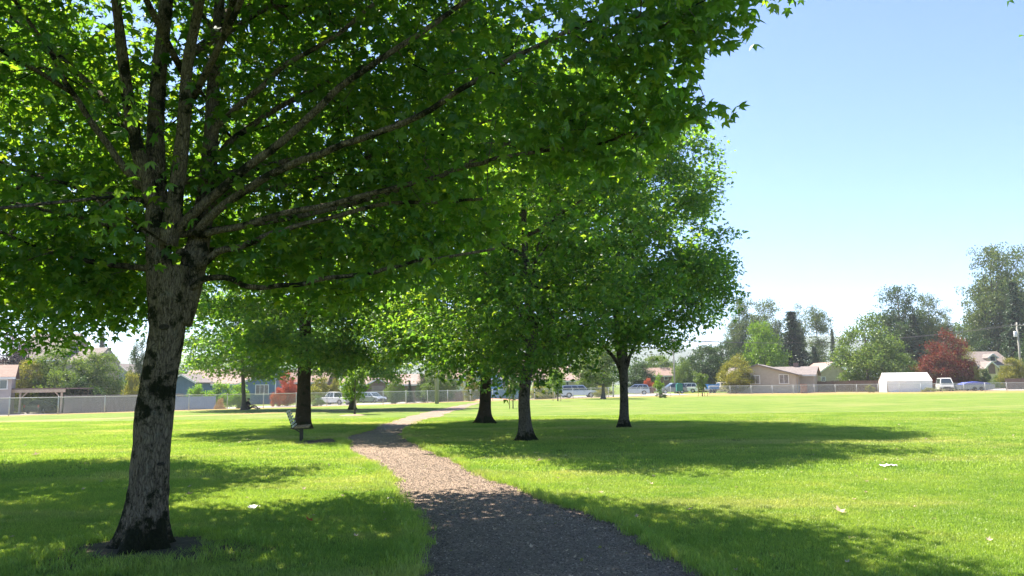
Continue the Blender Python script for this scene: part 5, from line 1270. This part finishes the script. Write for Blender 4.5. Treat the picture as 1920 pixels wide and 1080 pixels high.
plant('round', 1776, 127, 624, 46, 'leaf_wine', 'wine red tree with some green boughs above the white van')
plant('round', 1806, 130, 652, 30, 'leaf_yellow', 'greenish bough heavy tree touching the wine red tree'); plant('round', 1742, 135, 690, 22, 'leaf_dark', 'low dark green tree beneath the wine red crown')
plant('round', 1812, 200, 610, 40, 'leaf_light', 'pale green far tree in the gap before the giant cottonwood')
plant('tall', 1876, 168, 466, 50, 'leaf_tall', 'giant cottonwood towering over the cream yellow house'); plant('tall', 1925, 175, 470, 46, 'leaf_tall', 'second giant cottonwood next to the transformer pole')
plant('conifer', 1915, 150, 530, 34, 'needle', 'big green conifer beside the transformer pole'); plant('round', 1850, 165, 620, 44, 'leaf_dark', 'dark understory tree beneath the giant cottonwood')
shrub(1828, 132, 693, 14, 'leaf_dark', 'dark clipped hedge between the wine red tree and the cream yellow house'); shrub(1846, 132, 693, 13, 'leaf_dark', 'dark clipped hedge right below the arched entry of the cream house')
plant('round', 1903, 126, 672, 26, 'leaf_yellow', 'olive shrub tree at the drive of the cream yellow house'); shrub(1872, 130, 704, 16, 'leaf_light', 'low green shrub under the triple window of the cream house')
shrub(1632, 112.5, 722, 8, 'leaf_yellow', 'small weedy bush at the fence before the brown boards'); shrub(1740, 113, 727, 14, 'leaf_yellow', 'dry weeds heaped at the corner of the garage tent')
plant('round', 1965, 140, 600, 50, 'leaf_dark', 'dark tree at the far end of the brown board fence')
# woods further back closing the horizon (a dark far-off belt that reads as one mass)
rngw = np.random.default_rng(5); Cw = []
for k in range(900):
    x = rngw.uniform(-260, 330); y = 235 + rngw.uniform(-15, 40) + .1 * abs(x); hgt = (8.5 + 3.5 * noise.noise(Vector((x * .05, 0, 0))) + 2.5 * noise.noise(Vector((x * .22, 3, 0)))); Cw.append((x, y, rngw.uniform(.5, 1) ** .7 * max(3, hgt)))
Cw = np.array(Cw); P, Rm, s = crown_leaves(rngw, Cw, 26, 1.5, .75, LEAF_FAR_V, LEAF_FAR_F, up=.4, flat=.8); V, F = leaf_arrays(P, Rm, s, LEAF_FAR_V, LEAF_FAR_F)
tag(link('woodland', np_mesh('woodland', V, F, M['leaf_dark'])), 'far belt of dark woodland closing the view behind the houses', 'woodland', kind='stuff')
# young trees in the park
g_sap = 'young trees planted in the park'
sap = plant('sapling', 668, 45, 690, 25, 'leaf_fresh', 'bushy young tree on a ring of pale wood chips near the fence', name='sapling', group=g_sap, base=gp(665, 777))
pm = gp(662, 779); blob_sheet('mulch_ring', pm.x, pm.y, .75, .95, .006, plain('pale wood chips', (0.24, 0.18, 0.13), .95, .3, 7, bump=.5), 2.2, dome=.07)
for x, y, tp_, hf, lb, mt in ((962, 766, 686, 13, 'thin young tree with a single stake beside the crooked maple trunk', 'leaf_light'), (1046, 752, 694, 15, 'young tree between two stakes in front of the blue car', 'leaf_fresh'), (1237, 745, 700, 10, 'young tree with a dark bush at its foot near the grey SUV', 'leaf_fresh'), (1317, 743, 698, 13, 'young tree tied between three stakes before the blue trailer', 'leaf_light')):
    b_ = gp(x, y); plant('sapling', x, b_.y, tp_, hf, mt, lb, name='sapling', group=g_sap, base=b_)
    n_st = {962: (-.25,), 1046: (-.5, .3), 1237: (), 1317: (-.55, 0.25, .6)}[x]
    for dx in n_st:
        m = MB(); m.tube([(0, 0, -.1), (0, 0, 1.7)], .03, 6); tag(m.build('tree_stake', M['wood_tan'], None, b_ + Vector((dx, -.15, 0))), {962: 'single thin stake beside the young tree at the crooked maple', 1046: 'stake of the young tree in front of the blue car', 1317: 'stake of the young tree before the blue trailer'}[x], 'stake', 'stakes of the young trees')
shrub(1240, 91, 737, 10, 'leaf_dark', 'dark low bush at the foot of a young tree', base=gp(1241, 746))
print('background', time.time() - T_START)

# ------------------------------------------------------------------ far hills
M['hill'] = plain('forested hill', (0.045, 0.075, 0.045), .95, .35, .01)
hv, hf = [], []; hxs = np.arange(-4200, 4201, 60)
for x in hxs:
    z = 0.5 * (150 + 70 * noise.noise(Vector((x * .0011, 1.7, 0))) + 34 * noise.noise(Vector((x * .0042, 4.1, 0))) + 10 * noise.noise(Vector((x * .02, 2, 0))))
    z += 34 * math.exp(-((x - 690) / 150) ** 2) + 18 * math.exp(-((x + 120) / 190) ** 2)
    for q, (yy, k) in enumerate(((1450, 0), (1580, .55), (1700, 1.0), (1900, .6))): hv.append((x, yy + 40 * noise.noise(Vector((x * .004, q, 0))), max(-2, z * k)))
for i in range(len(hxs) - 1):
    for q in range(3): hf.append((i * 4 + q, (i + 1) * 4 + q, (i + 1) * 4 + q + 1, i * 4 + q + 1))
hme = bpy.data.meshes.new('hills'); hme.from_pydata(hv, [], hf); hme.materials.append(M['hill']); hme.polygons.foreach_set('use_smooth', [True] * len(hf))
tag(link('hills', hme), 'distant hazy blue forested hills', 'hills', kind='structure')

# ------------------------------------------------------------------ grass blades and loose gravel (scattered)
def scatter(name, pts, rot, scl, protos, label, cat):
    me_ = bpy.data.meshes.new(name); n = len(pts); me_.vertices.add(n); me_.vertices.foreach_set('co', pts.astype(np.float32).ravel())
    a = me_.attributes.new('rot', 'FLOAT_VECTOR', 'POINT'); a.data.foreach_set('vector', rot.astype(np.float32).ravel())
    a = me_.attributes.new('scl', 'FLOAT', 'POINT'); a.data.foreach_set('value', scl.astype(np.float32))
    a = me_.attributes.new('pick', 'INT', 'POINT'); a.data.foreach_set('value', (np.arange(n) % len(protos)).astype(np.int32))
    o = link(name, me_); tag(o, label, cat, kind='stuff')
    ng = bpy.data.node_groups.new(name, 'GeometryNodeTree'); ng.interface.new_socket('Geometry', in_out='INPUT', socket_type='NodeSocketGeometry'); ng.interface.new_socket('Geometry', in_out='OUTPUT', socket_type='NodeSocketGeometry')
    gi = ng.nodes.new('NodeGroupInput'); go = ng.nodes.new('NodeGroupOutput'); g2 = ng.nodes.new('GeometryNodeGeometryToInstance')
    for pr in reversed(protos):
        oi = ng.nodes.new('GeometryNodeObjectInfo'); oi.inputs[0].default_value = pr; oi.inputs['As Instance'].default_value = False
        ng.links.new(oi.outputs['Geometry'], g2.inputs[0])
    ip = ng.nodes.new('GeometryNodeInstanceOnPoints'); ip.inputs['Pick Instance'].default_value = True
    def attr(nm, ty):
        q = ng.nodes.new('GeometryNodeInputNamedAttribute'); q.data_type = ty; q.inputs[0].default_value = nm; return q.outputs[0]
    L = ng.links.new; L(gi.outputs[0], ip.inputs['Points']); L(g2.outputs[0], ip.inputs['Instance']); L(attr('pick', 'INT'), ip.inputs['Instance Index'])
    e2r = ng.nodes.new('FunctionNodeEulerToRotation'); L(attr('rot', 'FLOAT_VECTOR'), e2r.inputs[0]); L(e2r.outputs[0], ip.inputs['Rotation']); L(attr('scl', 'FLOAT'), ip.inputs['Scale']); L(ip.outputs[0], go.inputs[0])
    o.modifiers.new('scatter', 'NODES').node_group = ng
    return o
def tuft(seed, n, rad, h0, h1, w):
    rng = np.random.default_rng(seed); V, F = [], []
    for k in range(n):
        a = rng.random() * 6.283; r = rad * math.sqrt(rng.random()); bx, by = r * math.cos(a), r * math.sin(a); h = rng.uniform(h0, h1); ya = rng.random() * 6.283; ld = rng.random() * 6.283; ln = rng.uniform(.1, .75) * h
        wx, wy = math.cos(ya) * w * .5, math.sin(ya) * w * .5; o = len(V); lx, ly_ = math.cos(ld) * ln, math.sin(ld) * ln
        V += [(bx - wx, by - wy, -.005), (bx + wx, by + wy, -.005), (bx + lx * .35 + wx * .8, by + ly_ * .35 + wy * .8, h * .6), (bx + lx * .35 - wx * .8, by + ly_ * .35 - wy * .8, h * .6), (bx + lx, by + ly_, h * rng.uniform(.8, 1))]
        F += [(o, o + 1, o + 2), (o, o + 2, o + 3), (o + 3, o + 2, o + 4)]
    me_ = np_mesh('grass_tuft', np.array(V), np.array(F), M['blade']); return bpy.data.objects.new('grass_tuft', me_)
near_t = [tuft(400 + i, 95, .15, .018, .048, .0042) for i in range(6)]
far_t = [tuft(500 + i, 90, .30, .03, .06, .009) for i in range(5)]
edge_t = [tuft(600 + i, 40, .09, .04, .11, .0045) for i in range(4)]
rg = np.random.default_rng(77)
def field_pts(n, y0, y1, half):
    u = rg.random(n); y = np.sqrt(y0 ** 2 + u * (y1 ** 2 - y0 ** 2)); x = (rg.random(n) * 2 - 1) * half * y; return np.stack([x, y, np.zeros(n)], 1)
BARE = [(B1.x, B1.y, .95)]
def clean(P, margin=0):
    k = ~in_poly(P, PATH_POLY)
    for bx, by, br in BARE: k &= ~((np.hypot(P[:, 0] - bx, P[:, 1] - by) < br * (.75 + .5 * rg.random(len(P)))))
    k &= ~in_poly(P, np.array([(p.x, p.y) for p in sp]))
    return P[k]
def rz(n): r = np.zeros((n, 3)); r[:, 2] = rg.random(n) * 6.283; return r
P = clean(field_pts(17000, 5.2, 15, .86)); scatter('lawn_grass', P, rz(len(P)), .8 + .5 * rg.random(len(P)), near_t, 'short mown grass blades on the near lawn', 'grass')
P = clean(field_pts(22000, 14, 42, .80)); scatter('field_grass', P, rz(len(P)), .8 + .5 * rg.random(len(P)), far_t, 'mown grass of the open field', 'grass')
# ragged longer grass along both path edges
ep = []
for E_ in (PL, PR):
    E_ = np.array(E_)
    for i in range(len(E_) - 1):
        a, b_ = E_[i], E_[i + 1]; Ln = np.hypot(*(b_ - a))
        if a[1] > 32: break
        n_ = int(Ln * 34) + 1
        for q in range(n_):
            t_ = rg.random(); sgn = -1 if E_ is not None and (E_[0] == np.array(PL[0])).all() else 1
            c = a + (b_ - a) * t_; nrm = np.array([(b_ - a)[1], -(b_ - a)[0]]) / (Ln + 1e-6) * sgn; ep.append((*(c + nrm * (rg.normal() * .07 + .03)), 0))
ep = np.array(ep); scatter('edge_grass', ep, rz(len(ep)), .7 + .7 * rg.random(len(ep)), edge_t, 'ragged longer grass fringing the gravel path', 'grass')
# weedy clumps standing out of the mown grass
wc = field_pts(90, 5.6, 22, .8); P = np.repeat(wc, 9, axis=0) + np.concatenate([rg.normal(size=(len(wc) * 9, 2)) * .16, np.zeros((len(wc) * 9, 1))], 1); P = clean(P)
scatter('weed_clumps', P, rz(len(P)), .45 + .45 * rg.random(len(P)), edge_t, 'small weedy clumps standing out of the mown lawn', 'weeds')
# grass round the near trunk
th = rg.random(420) * 6.283; rr = .5 + rg.random(420) ** .8 * .6; P = np.stack([B1.x + np.cos(th) * rr * 1.2, B1.y + np.sin(th) * rr, 0 * th], 1)
scatter('root_grass', P, rz(len(P)), .6 + .8 * rg.random(len(P)), edge_t, 'longer grass tufts round the roots of the near maple', 'grass')
blob_sheet('bare_soil', B1.x, B1.y - .05, 1.25, .95, .006, M['soil'], 8.8, dome=.06)
M['stone'] = None
m_, nt, out = nodes('gravel stone'); g_ = N(nt, 'ShaderNodeObjectInfo'); r_ = ramp(nt, [(0, (0.055, 0.048, 0.042)), (.5, (0.10, 0.087, 0.075)), (.85, (0.16, 0.138, 0.118)), (1, (0.30, 0.265, 0.23))]); b_ = N(nt, 'ShaderNodeBsdfPrincipled'); b_.inputs['Roughness'].default_value = .8
nt.links.new(g_.outputs['Random'], r_.inputs[0])
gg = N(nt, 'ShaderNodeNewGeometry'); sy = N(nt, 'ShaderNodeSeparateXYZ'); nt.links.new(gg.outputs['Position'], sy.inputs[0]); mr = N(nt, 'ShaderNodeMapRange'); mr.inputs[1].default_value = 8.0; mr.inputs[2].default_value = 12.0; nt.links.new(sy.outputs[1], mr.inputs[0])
stone_shade = ramp(nt, [(0, (1.4, 1.28, 1.15)), (1, (1.75, 1.55, 1.38))]); nt.links.new(mr.outputs[0], stone_shade.inputs[0]); mu = N(nt, 'ShaderNodeMix', data_type='RGBA', blend_type='MULTIPLY'); mu.inputs[0].default_value = 1.0; nt.links.new(r_.outputs[0], mu.inputs[6]); nt.links.new(stone_shade.outputs[0], mu.inputs[7]); nt.links.new(mu.outputs[2], b_.inputs['Base Color']); nt.links.new(b_.outputs[0], out.inputs[0]); M['stone'] = m_  # near stones multiplied darker, their shade being part of the colour
def stone(seed):
    bm_s = bmesh.new(); bmesh.ops.create_icosphere(bm_s, subdivisions=1, radius=1.0); rn = random.Random(seed)
    for v in bm_s.verts: v.co *= rn.uniform(.65, 1.2); v.co.z *= .6; v.co.x *= 1.25
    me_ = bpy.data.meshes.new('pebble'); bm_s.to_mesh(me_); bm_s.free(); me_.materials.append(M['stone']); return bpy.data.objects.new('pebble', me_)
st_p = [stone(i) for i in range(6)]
P = field_pts(420000, 5.2, 27, .5); P = P[rg.random(len(P)) < np.clip((27 - P[:, 1]) / 15, 0, 1) ** 1.3]; P = P[in_poly(P, PATH_POLY)]; P[:, 2] = .014
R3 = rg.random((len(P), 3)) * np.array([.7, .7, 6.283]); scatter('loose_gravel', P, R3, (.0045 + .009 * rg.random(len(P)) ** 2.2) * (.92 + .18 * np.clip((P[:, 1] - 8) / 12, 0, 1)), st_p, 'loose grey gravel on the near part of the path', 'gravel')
print('scatter', len(P), time.time() - T_START)

# ------------------------------------------------------------------ litter on the lawn
M['dead_leaf'] = leaf_mat('dead leaf', (0.35, 0.25, 0.17), (0.5, 0.38, 0.28), (0.6, 0.5, 0.4), .2, (1, 1, 1)); M['red_leaf'] = leaf_mat('fallen red leaf', (0.4, 0.09, 0.04), (0.42, 0.1, 0.04), (0.45, 0.12, 0.05), .2, (1, 1, 1))
M['paper'] = plain('crumpled white paper', (0.75, 0.74, 0.72), .8, .08, 20)
def fallen(x, y, mat, label, size=.14):
    p = gp(x, y); me_ = np_mesh('fallen_leaf', LEAF_MAPLE_V * np.array([1, 1, -2.0]), LEAF_MAPLE_F, mat); o = link('fallen_leaf', me_, None, p + Vector((0, 0, .045))); o.scale = (size,) * 3; o.rotation_euler = (R_(18), R_(10), x * .7); tag(o, label, 'leaf', 'fallen leaves on the lawn')
fallen(585, 984, M['red_leaf'], 'reddish fallen leaf on the shaded lawn left of the path', .12)
fallen(1580, 968, M['dead_leaf'], 'curled pale brown leaf lying alone on the sunny lawn', .16)
fallen(1289, 962, M['dead_leaf'], 'small tan leaf at the edge of the shade right of the path', .12)
fallen(355, 932, M['dead_leaf'], 'brown leaf in the shade just right of the mossy near trunk', .13)
fallen(1010, 868, M['dead_leaf'], 'pale leaf on the grass bulge beside the path bend', .16); fallen(68, 856, M['dead_leaf'], 'pale leaf in the sunlit strip before the carport', .2)
lit = [bpy.data.objects.new('litter', np_mesh('litter', LEAF_MAPLE_V * np.array([1, 1, c]) + np.array([0, 0, .25]), LEAF_MAPLE_F, mt)) for c, mt in ((-3, M['dead_leaf']), (-4, M['dead_leaf']), (2, M['leaf_yellow']), (-3, M['dead_leaf']))]
P = clean(field_pts(520, 5.5, 34, .8)); P[:, 2] = .02; r3 = rz(len(P)); r3[:, :2] = rg.normal(size=(len(P), 2)) * .3
scatter('leaf_litter', P, r3, .025 + .05 * rg.random(len(P)), lit, 'sparse bits of fallen leaf littered over the lawn', 'leaf litter')
P = field_pts(1500, 5.5, 25, .5); P = P[in_poly(P, PATH_POLY)]; P[:, 2] = .014; r3 = rz(len(P)); r3[:, :2] = rg.normal(size=(len(P), 2)) * .3
scatter('path_litter', P, r3, .02 + .035 * rg.random(len(P)), lit, 'sparse dry leaf bits littered over the gravel path', 'leaf litter')
def scrap(x, y, w, label):
    p = gp(x, y); bs = bmesh.new(); bmesh.ops.create_grid(bs, x_segments=7, y_segments=4, size=.5)
    for v in bs.verts: v.co.x *= w; v.co.y *= w * .6; v.co.z = .03 + .045 * noise.noise(v.co * 14 + Vector((x, 0, 0)))
    me_ = bpy.data.meshes.new('paper_scrap'); bs.to_mesh(me_); bs.free(); me_.materials.append(M['paper']); o = link('paper_scrap', me_, None, p + Vector((0, 0, .02))); tag(o, label, 'paper')
scrap(476, 956, .15, 'white scrap of paper on the shaded lawn beyond the near maple'); scrap(1665, 877, .30, 'white scrap at the tip of the long tree shadow on the field'); scrap(733, 940, .10, 'small white scrap at the left edge of the gravel path')

# ------------------------------------------------------------------ haze
m_, nt, out = nodes('haze'); v_ = N(nt, 'ShaderNodeVolumePrincipled'); v_.inputs['Color'].default_value = (0.86, 0.92, 1.0, 1); v_.inputs['Density'].default_value = 0.0003; v_.inputs['Anisotropy'].default_value = 0.3
nt.links.new(v_.outputs[0], out.inputs['Volume'])
m = MB(); m.box((0, 2200, 86), (9400, 5000, 178)); o = m.build('haze', m_); tag(o, 'thin pale summer haze over the valley', 'haze', kind='stuff')
print('total', time.time() - T_START)
